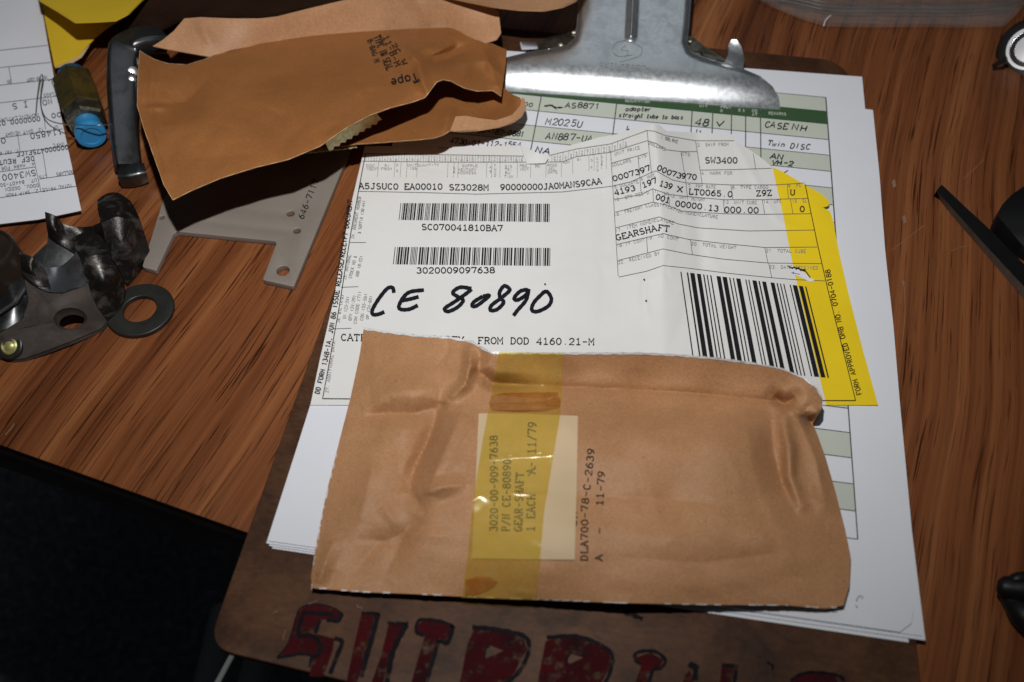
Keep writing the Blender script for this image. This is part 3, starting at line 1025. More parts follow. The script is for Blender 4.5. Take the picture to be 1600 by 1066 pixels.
def wquad(ink, x0, x1, y0, y1):
    ink.quad(wpt(x0, y1), wpt(x1, y1), wpt(x1, y0), wpt(x0, y0), 24, 3)


wquad(grn, xl, xr, hb, hb + 9.5)
wquad(fill, xl, xr, hb + 9.7, hb + 19.5)
for k in range(0, 20, 2):
    wquad(fill, xl, xr, trow(k + 1), trow(k) - .2)
for k in range(1, 21):
    thick.line([wpt(xl, trow(k)), wpt(xr, trow(k))], 1.0 if k < 12 else 1.3)
thick.line([wpt(xl, hb + 19.5), wpt(xr, hb + 19.5)], .9)
thick.line([wpt(xr, hb + 19.5), wpt(xr, trow(20))], 2.0)
for x in (62.2, 98.4, 134.2, 143.9, 152.7, 159.3, 166.2):
    thick.line([wpt(x, hb + 9), wpt(x, trow(20))], 1.7)
grn.build("green_header", M['green'], tabsheet); fill.build("shaded_rows", M['pale'], tabsheet); thick.build("table_rules", M['ink_mid'], tabsheet)
hd = Ink(ZT, .16)
for s, a, b in (("DESCRIPTION", (977, 159), (1015, 161)), ("QTY", (1093, 167), (1105, 168)), ("PHOT", (1126, 169), (1142, 170)), ("O", (1126, 175), (1130, 175)), ("O.S", (1154, 174), (1163, 175)),
                ("OD", (1175, 175), (1183, 176)), ("AT", (1175, 181), (1183, 181.5)), ("REMARKS", (1201, 179), (1228, 180.5)), ("PART NO", (872, 147), (900, 149))):
    hd = Ink(ZT, .16); words(hd, s, a, b, 4.2, .8, serif=False); hd.build("header_word", M['pale'], tabsheet)
hw = Ink(ZT, .2)
H = dict(serif=False, slant=.25, jitter=1.6, fill=.8)
text(hw, "AS8871", [(883, 168), (936, 170)], 8, 1.60, **H)
hw.line(smooth_line([(850, 166), (862, 165), (868, 168), (880, 168)], 5), 2.2, wvar=.4); hw.line([(858, 163), (870, 171)], 1.2)
text(hw, "M2025U", [(852, 194), (908, 199)], 10, 1.50, **H)
text(hw, "AN887-UA", [(852, 217), (924, 222)], 10, 1.70, **H)
text(hw, "NA", [(836, 237), (858, 241)], 9, 1.90, **H)
text(hw, "4730-01-112-1554", [(702, 224), (745, 228), (812, 231)], 8, 1.50, **H)
text(hw, "00-187-0881", [(746, 207), (818, 214)], 8, 1.60, **H)
text(hw, "00", [(818, 165), (831, 167)], 6, 1.40, **H)
text(hw, "adapter", [(977, 173), (1017, 174)], 6.5, 1.50, **H)
text(hw, "straight tube to boss", [(967, 182), (1010, 185), (1066, 187)], 6.5, 1.50, **H)
text(hw, "48", [(1086, 195), (1106, 197)], 11, 2.00, **H)
hw.line([(1120, 190), (1124, 197), (1132, 189)], 1.8)
text(hw, "L", [(979, 202), (984, 202)], 6, 1.50, **H)
text(hw, "11", [(1085, 209), (1094, 210)], 6, 1.70, **H)
text(hw, "CASE", [(1194, 199), (1229, 202)], 9, 1.80, **H); text(hw, "NH", [(1236, 203), (1259, 205)], 9, 1.80, **H)
text(hw, "Twin", [(1199, 227), (1226, 230)], 8, 1.50, **H); text(hw, "DISC", [(1234, 231), (1264, 234)], 8, 1.50, **H)
text(hw, "AN", [(1202, 247), (1223, 249)], 8, 2.00, **H); text(hw, "VH-2", [(1205, 257), (1239, 259)], 7, 2.00, **H)
hw.line([(1225, 270), (1229, 268), (1231, 266)], 1.4)
hw.build("handwriting", M['pencil'], tabsheet)
sm = Ink(ZT, .12)
for s in ([(1338, 940), (1341, 933), (1347, 931)], [(1337, 946), (1340, 950)], [(1346, 936), (1349, 933)]):
    sm.line(smooth_line(s, 4), 1.6, wvar=.4)
sm.build("smudge", M['ink_soft'], tabsheet)

# ================================================================== SHIPPING FORM
form = thing("shipping_form", "creased white shipping form with barcodes, bold marker writing and a yellow right band", "form", (0.1, 0.13, 0.0055))
bound = [(1207, 261), (1215, 298), (1224, 338), (1240, 420), (1262, 512), (1291, 633)]
w_top = [(570, 229), (600, 228), (640, 231), (700, 232), (760, 229), (812, 227), (824, 238), (838, 252), (852, 247), (862, 237), (877, 231), (935, 215), (975, 208), (1003, 199), (1022, 193), (1032, 196), (1041, 205),
         (1100, 208), (1146, 210), (1148, 219), (1165, 230), (1187, 245), (1207, 261)]
w_left = [(570, 229), (546, 330), (521, 470), (500, 560), (485, 633)]
y_top = [(1207, 261), (1222, 268), (1258, 289), (1280, 301), (1293, 311)]
y_right = [(1293, 311), (1296, 318), (1295, 322), (1283, 325), (1297, 330), (1302, 346), (1310, 390), (1326, 460), (1349, 550), (1372, 633)]
crest = [(1020, 180), (1026, 235), (1029, 290), (1033, 340), (1036, 400), (1034, 470), (1040, 560)]
form_r = RBF([(485, 633, 5.7), (900, 633, 5.7), (1372, 633, 5.8), (546, 330, 6.0), (570, 229, 6.6), (700, 232, 6.4), (800, 229, 6.6), (860, 240, 5.9), (940, 215, 8.0), (1147, 212, 7.6), (1210, 262, 7.4),
              (1297, 318, 8.0), (1310, 400, 6.6), (1340, 520, 5.9), (700, 400, 5.8), (900, 400, 6.0), (1150, 350, 6.2), (1200, 500, 5.9), (800, 540, 5.8), (960, 300, 6.4)])


def form_z(x, y):
    d, s = seg_dist(x, y, crest)
    side = np.where(x < np.interp(y, [c[1] for c in crest], [c[0] for c in crest]), 78.0, 66.0)
    amp = np.interp(s, [0, .3, .6, .8, 1], [9.6, 8.4, 6.0, 3.0, .6])
    t = np.clip(1 - np.sqrt(d * d + 12) / side, 0, 1)
    z = form_r(x, y) + amp * t ** 1.25
    z = z + fold(x, y, [(930, 220), (945, 330), (950, 430), (935, 545)], 14, -.55) + fold(x, y, [(1086, 300), (1094, 420), (1052, 540)], 10, -.5)
    z = z + .16 * wob(x, y, 160, 4) + .08 * wob(x, y, 60, 9)
    z = z + crumple(x, y, (600, 240, 1300, 560), 34, 50, 8, .22, 15) + crumple(x, y, (930, 210, 1120, 520), 16, 30, 6, .35, 16)
    z = z + fold(x, y, [(1140, 205), (1215, 345), (1262, 360)], 6, .35) + fold(x, y, [(700, 225), (690, 330), (640, 450)], 30, .35) + fold(x, y, [(820, 235), (870, 300), (900, 390)], 26, .4)
    z = z + fold(x, y, [(1008, 430), (1006, 470), (1013, 505)], 7, .9, 'gauss')
    return z


sheet("white_panel", (w_top, bound, [(485, 633), (1291, 633)], w_left), form_z, M['form'], form, 190, 110, .12)
sheet("yellow_band", (y_top, y_right, [(1291, 633), (1372, 633)], bound), form_z, M['yellow'], form, 30, 110, .12)
# torn flap at the top edge
flap = RBF([(814, 228, 7.4), (857, 247, 7.6), (826, 258, 6.8), (840, 240, 9)])
sheet("torn_flap", ([(813, 227), (857, 247)], [(857, 247), (852, 255)], [(823, 256), (852, 255)], [(813, 227), (823, 256)]), flap, M['form'], form, 12, 10, .1)

ln = Ink(form_z, .17); tx = Ink(form_z, .2); gy = Ink(form_z, .18); md = Ink(form_z, .19); bar = Ink(form_z, .19)
LW = .85
rows = [
    [(569, 240), (640, 241), (703, 242), (818, 244)], [(858, 243), (900, 233), (954, 225), (1011, 204), (1022, 205), (1040, 212), (1087, 220), (1147, 220)],
    [(566, 252), (703, 253.5), (818, 253.5), (879, 253), (900, 245), (954, 238), (1011, 220), (1025, 224), (1040, 234), (1065, 237), (1089, 237)],
    [(560, 299), (660, 301), (745, 303.5), (879, 300), (957, 291)],
    [(955, 255), (996, 244), (1012, 239)],
    [(957, 291), (986, 284), (1017, 270), (1025, 267), (1050, 281), (1072, 286), (1097, 287), (1142, 289), (1210, 289), (1258, 286)],
    [(1094, 266), (1145, 265), (1206, 263)],
    [(960, 312), (1002, 304), (1020, 295), (1045, 304), (1072, 307), (1130, 312), (1192, 312), (1262, 310)],
    [(961, 332), (1020, 316), (1040, 320), (1065, 330), (1130, 334), (1195, 335), (1267, 334)],
    [(962, 356), (1030, 339), (1060, 350), (1090, 356), (1170, 361), (1272, 359.5)],
    [(964, 382), (1036, 365), (1075, 374), (1125, 380), (1197, 387), (1277, 386)],
    [(966, 407), (1036, 389), (1075, 397), (1130, 405), (1200, 411), (1284, 412)],
    [(967, 433), (1010, 424), (1036, 415), (1075, 419), (1137, 427), (1206, 434), (1242, 437), (1289, 439)],
]
for r_ in rows:
    ln.line(r_, LW)
for a, b in (((954, 235), (966, 432)), ((997, 244), (1002, 304)), ((1011, 204), (1018, 271)), ((1020, 295), (1021, 316)), ((1064, 237), (1072, 286)), ((1072, 286), (1074, 308)), ((1045, 304), (1046, 320)), ((1087, 221), (1097, 287)),
             ((1177, 240), (1181, 265)), ((1142, 289), (1145, 312)), ((1230, 287), (1232, 310)), ((1130, 312), (1132, 334)), ((1191, 312), (1195, 335)), ((1235, 311), (1239, 334)), ((1010, 371), (1012, 395)),
             ((1079, 375), (1082, 398)), ((1195, 387), (1200, 411)), ((1201, 411), (1206, 434)), ((547, 379), (572, 379)), ((533, 449), (560, 448)), ((520, 514), (549, 513))):
    ln.line([a, b], LW)
md.line([(504, 623), (512, 580), (530, 480), (548, 365), (560, 299), (571, 241)], 1.3)
md.line([(504, 623), (900, 626), (1337, 626)], 1.4)
md.line([(1258, 288), (1277, 380), (1295, 459), (1337, 626)], 1.3)
# numbered strip along the top
for k in range(48):
    x = 572 + k * 8.55
    if 815 < x < 858:
        continue
    yt = np.interp(x, [569, 703, 818, 858, 900, 954, 1011], [240, 242, 244, 243, 233, 225, 204])
    yb = np.interp(x, [566, 703, 818, 879, 900, 954, 1011], [252, 253.5, 253.5, 253, 245, 238, 220])
    if x < 1008:
        gy.line([(x, yt), (x - .6, yb)], .6)
        c = str((k + 1) % 10)
        text(gy, c, [(x + 2.6, yb - 1.2), (x + 5.4, yb - 1.2)], 3.6, .55, serif=False, fill=1)
        text(gy, str((k // 10 + 1) % 10), [(x + 2.6, yb - 6.2), (x + 5.4, yb - 6.2)], 3.4, .5, serif=False, fill=1)
for zx in (350, 430, 460, 490, 540, 690, 720, 740, 880, 905, 945, 1030, 1095, 1170, 1245, 1300, 1380, 1405, 1440, 1465):
    x = 480 + zx * .319
    yt = np.interp(x, [566, 818, 879, 900, 954], [253, 254, 253, 246, 239])
    gy.line([(x, yt), (x - 2.0 + (x - 560) * .006, yt + 24)], .6)
for s, x, y, w_ in (("DOC", 572, 261, 14), ("IDENT", 572, 266, 19), ("RI", 601, 261, 8), ("FROM", 595, 266, 17), ("M", 619, 260, 4), ("S", 619, 269, 4), ("UNIT", 637, 260, 14), ("ISS", 640, 265, 11), ("QUANTITY", 652, 260, 34),
                    ("SUPPLE", 722, 261, 24), ("MENTARY", 716, 267, 28), ("ADDRESS", 715, 272, 29), ("S", 708, 265, 4), ("R", 708, 271, 4), ("A", 765, 263, 4), ("S", 765, 270, 4), ("F", 772, 261, 4), ("U", 772, 266, 4), ("N", 772, 271, 4), ("D", 772, 276, 4),
                    ("DIS", 789, 262, 11), ("TRI", 789, 267, 11), ("BU", 789, 272, 8), ("TION", 788, 278, 14), ("PRO", 812, 261, 11), ("JECT", 812, 266, 14), ("PRI", 836, 262, 9), ("REQD", 855, 260, 15), ("DEL", 857, 266, 11), ("DATE", 856, 271, 15),
                    ("ADV", 880, 256, 11), ("RI", 902, 252, 7), ("O", 924, 253, 3), ("P", 924, 264, 3), ("C", 933, 250, 3), ("O", 933, 256, 3), ("N", 933, 262, 3), ("D", 933, 268, 3), ("M", 940, 248, 3), ("G", 940, 254, 3), ("T", 940, 260, 3)):
    words(gy, s, (x, y), (x + w_, y - (1 if x > 870 else 0)), 3.8, .6, serif=False, fill=.78)

# typed entries
TW = 1.7
for s, pth, cap in (
        ("A5JSUC0", [(561, 295), (622, 296)], 8.6), ("EA00010", [(632, 296), (691, 296)], 8.6), ("SZ3028M", [(702, 297), (763, 297.5)], 8.6), ("90000000JA0MANS9CAA", [(782, 297), (852, 296), (900, 292.5), (940, 287)], 8.6),
        ("SC070041810BA7", [(659, 359), (785, 361)], 8.6), ("3020009097638", [(651, 427), (773, 426.5)], 8.6),
        ("CATEGORY 1 PROPERTY  FROM DOD 4160.21-M", [(533, 532), (680, 535), (745, 537), (928, 539)], 9.8),
        ("SW3400", [(1102, 255), (1152, 255)], 8.8), ("0007397", [(958.6, 283.5), (998, 272.5), (1017, 265.5)], 8.0), ("00073970", [(1026, 265), (1045, 273.5), (1061, 278.5), (1088, 281)], 8.0),
        ("4193", [(961, 305), (993, 297.5)], 8.2), ("197", [(1005, 293.5), (1027, 285.5)], 8.2), ("139", [(1030, 290), (1049, 296)], 8.2), ("X", [(1058, 299), (1066, 300)], 7.6), ("LT0065.0", [(1076, 303.5), (1144, 308)], 8.4),
        ("Z9Z", [(1182, 306.5), (1206, 305.5)], 8.4), ("U", [(1235, 305), (1242, 305)], 8.0), ("001", [(1024, 311), (1045, 317.5)], 8.2), ("00000.13", [(1055, 322), (1122, 330.5)], 8.4), ("000.00", [(1132, 332), (1185, 333)], 8.6), ("0", [(1250, 331), (1257, 331)], 8.6),
        ("GEARSHAFT", [(963.6, 376), (1028, 360), (1045, 362)], 8.8)):
    t1 = Ink(form_z, .2); text(t1, s, pth, cap, TW, True, .80 if len(s) > 1 else 1.0); t1.build("typed_entry", M['ink'], form)
# box captions
for s, pth in (
        ("1. TOTAL PRICE", [(1033, 217), (1058, 224)]), ("2. SHIP FROM", [(1090, 229), (1138, 228)]), ("4. MARK FOR", [(1096, 273), (1144, 273)]), ("UNIT PRICE", [(961, 243), (1000, 233)]), ("DOLLARS", [(956, 261), (986, 253)]), ("CTS", [(998, 248), (1010, 245)]),
        ("DOLLARS", [(1013, 225), (1039, 236)]), ("CTS", [(1065, 243), (1078, 244)]), ("5.DOCDATE", [(960, 294.5), (998, 286)]), ("6. NMFC", [(1002, 282), (1024, 276)]), ("7. FRT RATE", [(1075, 293), (1118, 295)]), ("8. TYPE CARGO", [(1144, 295), (1200, 295)]),
        ("9. PS", [(1232, 293), (1251, 292)]), ("10. QTY REC'D", [(960, 315), (1014, 303)]), ("11. UP", [(1022, 301), (1044, 306)]), ("12. UNIT WEIGHT", [(1047, 308), (1101, 315)]), ("13. UNIT CUBE", [(1131, 318), (1182, 319)]), ("14. UFC", [(1193, 318), (1221, 317)]), ("15. SL", [(1238, 317), (1261, 316)]),
        ("16. FREIGHT CLASSIFICATION NOMENCLATURE", [(960, 338.5), (1012, 323.5), (1035, 322), (1065, 334), (1121, 341.5)]), ("17. ITEM NOMENCLATURE", [(962, 363), (1032, 345), (1052, 351)]), ("18.TY CONT", [(964, 387), (1008, 377)]),
        ("19. NO CONT", [(1011, 375), (1036, 371), (1059, 376.5)]), ("20. TOTAL WEIGHT", [(1080, 383), (1150, 389.5)]), ("21. TOTAL CUBE", [(1197, 394), (1259, 395)]), ("22. RECEIVED BY", [(966, 413), (1031, 398)]), ("23. DATE RECEIVED", [(1202, 419.5), (1278, 421)]),
        ("27. ADDITIONAL DATA", [(513, 614), (524, 534)]), ("26. RIC (4-6)", [(530.5, 504), (537.5, 461)]), ("UI (23-24)", [(540, 498), (546, 464)]), ("QTY (24-29)", [(549, 501), (556, 462)]), ("CON CODE (71)", [(557, 506), (564.5, 456)]), ("COG (55-56)", [(567, 501), (574, 459.5)]),
        ("UP (74-80)", [(576, 499), (582, 463)]), ("25. NATIONAL", [(540.6, 437), (548.6, 399)]), ("STOCK NO &", [(549.5, 435.6), (557.5, 400.5)]), ("ADD (8-22)", [(560, 433), (567, 400.5)]), ("24. DOCUMENT NUMBER", [(553, 373), (564.5, 308)]), ("& SUFFIX (30-44)", [(563.6, 365), (571, 314)])):
    text(gy, s, pth, 4.8, .75, False, .76)
text(md, "DD FORM 1348-1A, JUN 86 ISSUE RELEASE/RECEIPT DOCUMENT", [(499, 616), (513.5, 556), (526, 485), (551, 313)], 7.2, 1.5, False, .78)
text(md, "FORM APPROVED OMB NO. 0704-0188", [(1346.6, 616), (1319, 521), (1296.5, 421)], 7.6, 1.35, False, .78)

C39 = {'0': 'nnnwwnwnn', '1': 'wnnwnnnnw', '2': 'nnwwnnnnw', '3': 'wnwwnnnnn', '4': 'nnnwwnnnw', '5': 'wnnwwnnnn', '6': 'nnwwwnnnn', '7': 'nnnwnnwnw', '8': 'wnnwnnwnn', '9': 'nnwwnnwnn', 'A': 'wnnnnwnnw', 'B': 'nnwnnwnnw', 'C': 'wnwnnwnnn', 'S': 'nnwnnnwwn', '*': 'nwnnwnwnn'}


def barcode(s, tl, tr, br, bl):
    seq = []; x = 0.0
    bk1 = Ink(form_z, .19)
    for ch in '*' + s + '*':
        for i, c in enumerate(C39[ch]):
            w = 2.4 if c == 'w' else 1.0
            if i % 2 == 0:
                seq.append((x, x + w))
            x += w
        x += 1
    tl, tr, br, bl = [np.array(q, float) for q in (tl, tr, br, bl)]
    for a, b in seq:
        a, b = a / x, b / x
        bk1.quad(tl + (tr - tl) * a, tl + (tr - tl) * b, bl + (br - bl) * b, bl + (br - bl) * a, 1, 4)
    bk1.build("barcode", M['ink'], form)


barcode("SC070041810BA7", (626, 317.5), (860, 318.5), (859.5, 347), (623, 343.5))
barcode("3020009097638", (617, 386), (861, 387.5), (860.5, 415.5), (614, 413))
btl, btr, bbl, bbr = [np.array(q, float) for q in ((1063, 424.6), (1260, 448), (1084, 572), (1295.5, 590.5))]
for a, b in ((240, 247), (278, 287), (298, 325), (338, 362), (375, 383), (396, 403), (417, 425), (455, 480), (490, 517), (530, 538), (552, 559), (572, 598), (626, 633), (644, 651), (668, 694), (704, 713), (726, 750), (776, 800), (812, 820), (832, 839), (852, 859),
             (890, 897), (908, 935), (945, 970), (982, 990)):
    a = (a - 240) / 750; b = (b - 240) / 750
    bar.quad(btl + (btr - btl) * a, btl + (btr - btl) * b, bbl + (bbr - bbl) * b, bbl + (bbr - bbl) * a, 1, 16)
ln.build("ruled_lines", M['ink_mid'], form); gy.build("small_print", M['ink_soft'], form); md.build("form_title_print", M['ink'], form)
bar.build("barcode", M['ink'], form)
mk = Ink(form_z, .24)


def z8(p):
    return [(480 + x * .319, 220 + y * .319) for x, y in p]


for s in ([(425, 745), (418, 720), (392, 724), (352, 772), (320, 826), (322, 850), (348, 850), (378, 838)], [(572, 731), (505, 740), (470, 768), (449, 810), (460, 826), (500, 825), (542, 806)], [(464, 783), (505, 775), (546, 764)],
          [(805, 724), (748, 718), (713, 744), (740, 765), (764, 782), (735, 816), (690, 836), (674, 821), (720, 790), (770, 755), (806, 727)], [(860, 762), (818, 788), (808, 808), (830, 808), (878, 772), (890, 757), (860, 762)],
          [(990, 722), (965, 711), (943, 740), (945, 768), (962, 792), (930, 826), (898, 830), (903, 806), (950, 770), (990, 735), (988, 720)], [(1078, 728), (1042, 738), (1014, 770), (1030, 780), (1070, 756), (1086, 725)], [(1086, 726), (1072, 780), (1032, 828), (1010, 857)],
          [(1158, 742), (1112, 790), (1100, 828), (1128, 836), (1180, 810), (1196, 775), (1176, 740), (1152, 744)]):
    mk = Ink(form_z, .24); mk.line(smooth_line(z8(s), 8), 6.0, wvar=.07); mk.build("marker_stroke", M['marker'], form)
mk = Ink(form_z, .24)
for x, y in ((1007, 437), (1010, 470), (852, 444)):
    mk = Ink(form_z, .24); mk.line([(x - 1.2, y - 1), (x + .6, y + 1.4)], 2.4); mk.build("ink_dot", M['marker'], form)
# torn hole in the date box
th = Ink(form_z, .23)
th.poly([(1234, 417), (1246, 421), (1256, 425), (1264, 433), (1273, 438), (1266, 441), (1256, 436), (1243, 430), (1236, 424)])
th.build("torn_patch", M['paper'], form)
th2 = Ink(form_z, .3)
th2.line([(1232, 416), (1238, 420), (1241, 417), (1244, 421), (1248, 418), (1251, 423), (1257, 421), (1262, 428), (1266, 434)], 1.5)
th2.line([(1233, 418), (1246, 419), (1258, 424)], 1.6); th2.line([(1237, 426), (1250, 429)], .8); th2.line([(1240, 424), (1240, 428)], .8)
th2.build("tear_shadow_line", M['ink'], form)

# ================================================================== FRONT ENVELOPE (lower)
env = thing("padded_envelope", "tan kraft envelope with taped cream label, lying on the white shipping form", "envelope", (0.11, 0.05, 0.0055))
ev_top = [(568, 514), (600, 519), (650, 525), (700, 528), (738, 535), (752, 544), (768, 552), (820, 553), (880, 553), (1000, 553), (1060, 556), (1120, 561), (1180, 569), (1222, 577), (1255, 591), (1276, 607), (1285, 623)]
ev_right = [(1285, 623), (1284, 640), (1277, 652), (1270, 662), (1276, 676), (1290, 715), (1306, 770), (1320, 825), (1329, 868), (1327, 915), (1318, 946)]
ev_bot = [(487, 919), (560, 925), (640, 928), (735, 933), (840, 937), (960, 942), (1100, 945), (1230, 946), (1290, 951), (1318, 946)]
ev_left = [(568, 514), (562, 555), (548, 620), (530, 690), (510, 770), (494, 850), (486, 900), (487, 919)]
ev_out = np.array(ev_top + ev_right[1:] + ev_bot[::-1][1:] + ev_left[::-1][1:])
env_r = RBF([
    (568, 514, 9.0), (650, 525, 13), (735, 534, 17), (768, 552, 20.0), (880, 553, 21.5), (1000, 553, 22), (1120, 561, 22), (1222, 577, 21), (1276, 607, 18), (1285, 623, 16), (1270, 660, 12.0),
    (880, 603, 13.2), (1000, 608, 13.0), (1110, 615, 13.2), (1195, 625, 13.4), (800, 592, 14.4), (1228, 598, 17.5), (1258, 636, 15.5),
    (880, 662, 19.0), (1000, 668, 19.4), (1120, 672, 19.0), (1180, 676, 17.0), (900, 705, 19.2), (1050, 712, 19.6), (1150, 715, 18.6), (900, 770, 16.6), (1050, 778, 16.4), (1180, 794, 14.6),
    (900, 830, 18.0), (1050, 836, 18.0), (1200, 845, 15.5), (1235, 700, 14.0), (1285, 715, 10.5), (1306, 770, 9.5), (1328, 870, 8.6), (1318, 945, 8.8),
    (487, 919, 7.2), (640, 928, 8.2), (840, 937, 9.2), (1100, 945, 9.6), (1290, 951, 8.4), (486, 890, 8.2), (510, 770, 8.6), (548, 620, 8.6), (562, 555, 8.8), (1000, 900, 14.6), (850, 900, 14.0), (1200, 905, 12.6),
    (620, 590, 12.8), (610, 720, 13.6), (640, 850, 12.6), (720, 820, 15), (730, 700, 17), (800, 700, 18), (800, 850, 16.4), (560, 860, 10.4)])


def env_z(x, y):
    z0 = 9 + (env_r(x, y) - 9) * 1.2
    z = 0 * z0
    z = z + fold(x, y, [(690, 622), (683, 650), (668, 690), (652, 722), (640, 752), (640, 776)], 26, -3.6) + fold(x, y, [(686, 632), (668, 690), (648, 730), (640, 770)], 9, -1.1)
    z = z + fold(x, y, [(724, 640), (702, 690), (682, 735), (668, 778)], 24, 2.3) + fold(x, y, [(658, 772), (690, 762), (730, 757)], 11, 1.5)
    z = z + fold(x, y, [(566, 650), (610, 645), (650, 646), (688, 634)], 15, -2.4) + fold(x, y, [(576, 618), (625, 612), (690, 606)], 24, 2.0)
    z = z + fold(x, y, [(735, 545), (735, 575), (726, 602), (700, 625)], 9, 2.8) + fold(x, y, [(750, 554), (746, 580), (770, 597), (830, 602)], 10, -2.6)
    z = z + fold(x, y, [(760, 600), (880, 604), (1000, 609), (1110, 616), (1218, 628)], 6, -1.6, 'sharp', False)
    z = z + fold(x, y, [(905, 776), (1000, 778), (1100, 785), (1195, 798)], 7, -.5, 'sharp')
    z = z + fold(x, y, [(1204, 650), (1208, 705), (1224, 760), (1244, 800)], 22, -2.8) + fold(x, y, [(1224, 640), (1226, 668), (1233, 700), (1234, 745), (1252, 792)], 10, 2.4, 'gauss')
    z = z + fold(x, y, [(1208, 617), (1226, 632), (1244, 620)], 9, -3.2) + fold(x, y, [(1258, 644), (1272, 668)], 9, -3.4) + fold(x, y, [(1240, 640), (1260, 650), (1283, 640)], 7, 1.8)
    z = z + fold(x, y, [(1250, 660), (1275, 720), (1290, 790)], 12, 1.3) + fold(x, y, [(1250, 770), (1290, 790), (1318, 800)], 12, .8)
    z = z + fold(x, y, [(496, 915), (508, 880), (520, 850)], 11, 1.6) + fold(x, y, [(545, 905), (590, 850), (640, 830)], 24, -1.8)
    z = z + fold(x, y, [(650, 800), (625, 850), (600, 905)], 20, -1.6) + fold(x, y, [(590, 700), (575, 760), (560, 820)], 22, 1.2)
    z = z + fold(x, y, [(960, 870), (1100, 880), (1240, 860)], 22, -.9) + fold(x, y, [(1150, 860), (1220, 900), (1310, 910)], 22, -.9)
    z = z + .2 * wob(x, y, 120, 21) + .06 * wob(x, y, 45, 22)
    z = z + crumple(x, y, (500, 540, 740, 920), 26, 34, 8, .5, 5) + crumple(x, y, (880, 560, 1310, 930), 22, 40, 8, .2, 6)
    return z0 + 1.55 * z


sheet("front_panel", (ev_top, ev_right, ev_bot, ev_left), env_z, M['kraft'], env, 330, 180, .3)
sheet("back_panel", (ev_top, ev_right, ev_bot, ev_left), lambda x, y: 6.3 + 0 * x, M['kraft_in'], env, 40, 24, .25)
fo = Ink(env_z, .25)
fo.line(np.array(ev_top[:13]) + (0, -.6), 3.6, wvar=.3)
fo.line(np.array(ev_top[12:]) + (0, -.5), 2.4, wvar=.3)
for i in range(46):
    x = rnd.uniform(495, 1300); y = np.interp(x, [q[0] for q in ev_bot], [q[1] for q in ev_bot])
    fo.line([(x, y - .3), (x + rnd.uniform(3, 14), y - .1)], 1.2)
for i in range(22):
    y = rnd.uniform(700, 915); x = np.interp(y, [q[1] for q in ev_left], [q[0] for q in ev_left])
    fo.line([(x + .6, y), (x + .2, y + rnd.uniform(3, 9))], 1.1)
fo.build("foil_liner_edge", M['foil'], env)
# label glued on the front
lab_e = ([(748, 646), (830, 647), (903, 650)], [(903, 650), (901, 760), (898, 875)], [(737, 873), (820, 874), (898, 875)], [(748, 646), (743, 760), (737, 873)])
LZ = lambda x, y: env_z(x, y) + .45
sheet("paper_label", lab_e, LZ, M['label'], env, 60, 70, .12)
lt = Ink(lambda x, y: env_z(x, y), .68)
TY = dict(serif=True, fill=.74)
for s, pth, cap in (("3020-00-909-7638", [(777, 830), (778, 760), (777, 681)], 11), ("P/N CE-80890", [(796, 830), (798, 718)], 11), ("GEAR-SHAFT", [(815, 830), (818, 739)], 11), ("1 EACH", [(835, 830), (836, 773)], 11.5), ("A- 11/79", [(836, 740), (838, 660)], 12)):
    text(lt, s, pth, cap + .6, 1.7, **TY)
lt.line([(825, 744), (837, 728)], 1.5)
lt.build("label_typing", M['ink'], env)
st = Ink(env_z, .3)
for s, pth, cap in (("DLA700-78-C-2639", [(918, 876), (919, 790), (929, 702)], 10), ("A", [(941, 876), (941, 867)], 10), ("-", [(941, 834), (941, 824)], 9), ("11-79", [(942, 790), (945, 737)], 10), ("ON", [(901, 822), (901, 800)], 5)):
    text(st, s, pth, cap + .5, 1.75, fill=.74 if len(s) > 1 else 1.0)
st.line([(884, 872), (886, 868)], 1.2); st.line([(888, 872), (889, 870)], 1.0)
st.build("ink_stamp", M['ink'], env)
# yellowed tape across the envelope
tp_e = ([(779, 550), (830, 551), (881, 552)], [(881, 552), (875, 650), (860, 740), (850, 800), (838, 938)], [(721, 934), (780, 936), (838, 938)], [(779, 550), (763, 640), (752, 700), (738, 790), (730, 870), (721, 934)])


def tape_z(x, y):
    z = env_z(x, y) + .85
    z = z + fold(x, y, [(752, 718), (800, 711), (866, 706)], 3.2, 1.0, 'gauss') + fold(x, y, [(795, 767), (862, 768)], 3.0, .9, 'gauss') + fold(x, y, [(765, 592), (820, 604), (876, 605)], 4, .5) + fold(x, y, [(800, 925), (838, 928)], 5, .6)
    z = z + .06 * wob(x, y, 28, 41)
    return z


sheet("tape_strip", tp_e, tape_z, M['tape'], env, 44, 150, .05)
tl_ = Ink(tape_z, .06); tl2 = Ink(tape_z, .06)
tl_.poly([(768, 617), (790, 614), (840, 612), (872, 613), (876, 626), (874, 637), (850, 642), (800, 643), (768, 641), (764, 630)])
tl2.poly([(727, 906), (745, 900), (765, 901), (778, 909), (771, 917), (757, 925), (740, 931), (726, 930)])
tl_.build("lifted_tape_patch", M['tape_loose'], env); tl2.build("lifted_tape_patch", M['tape_loose'], env)

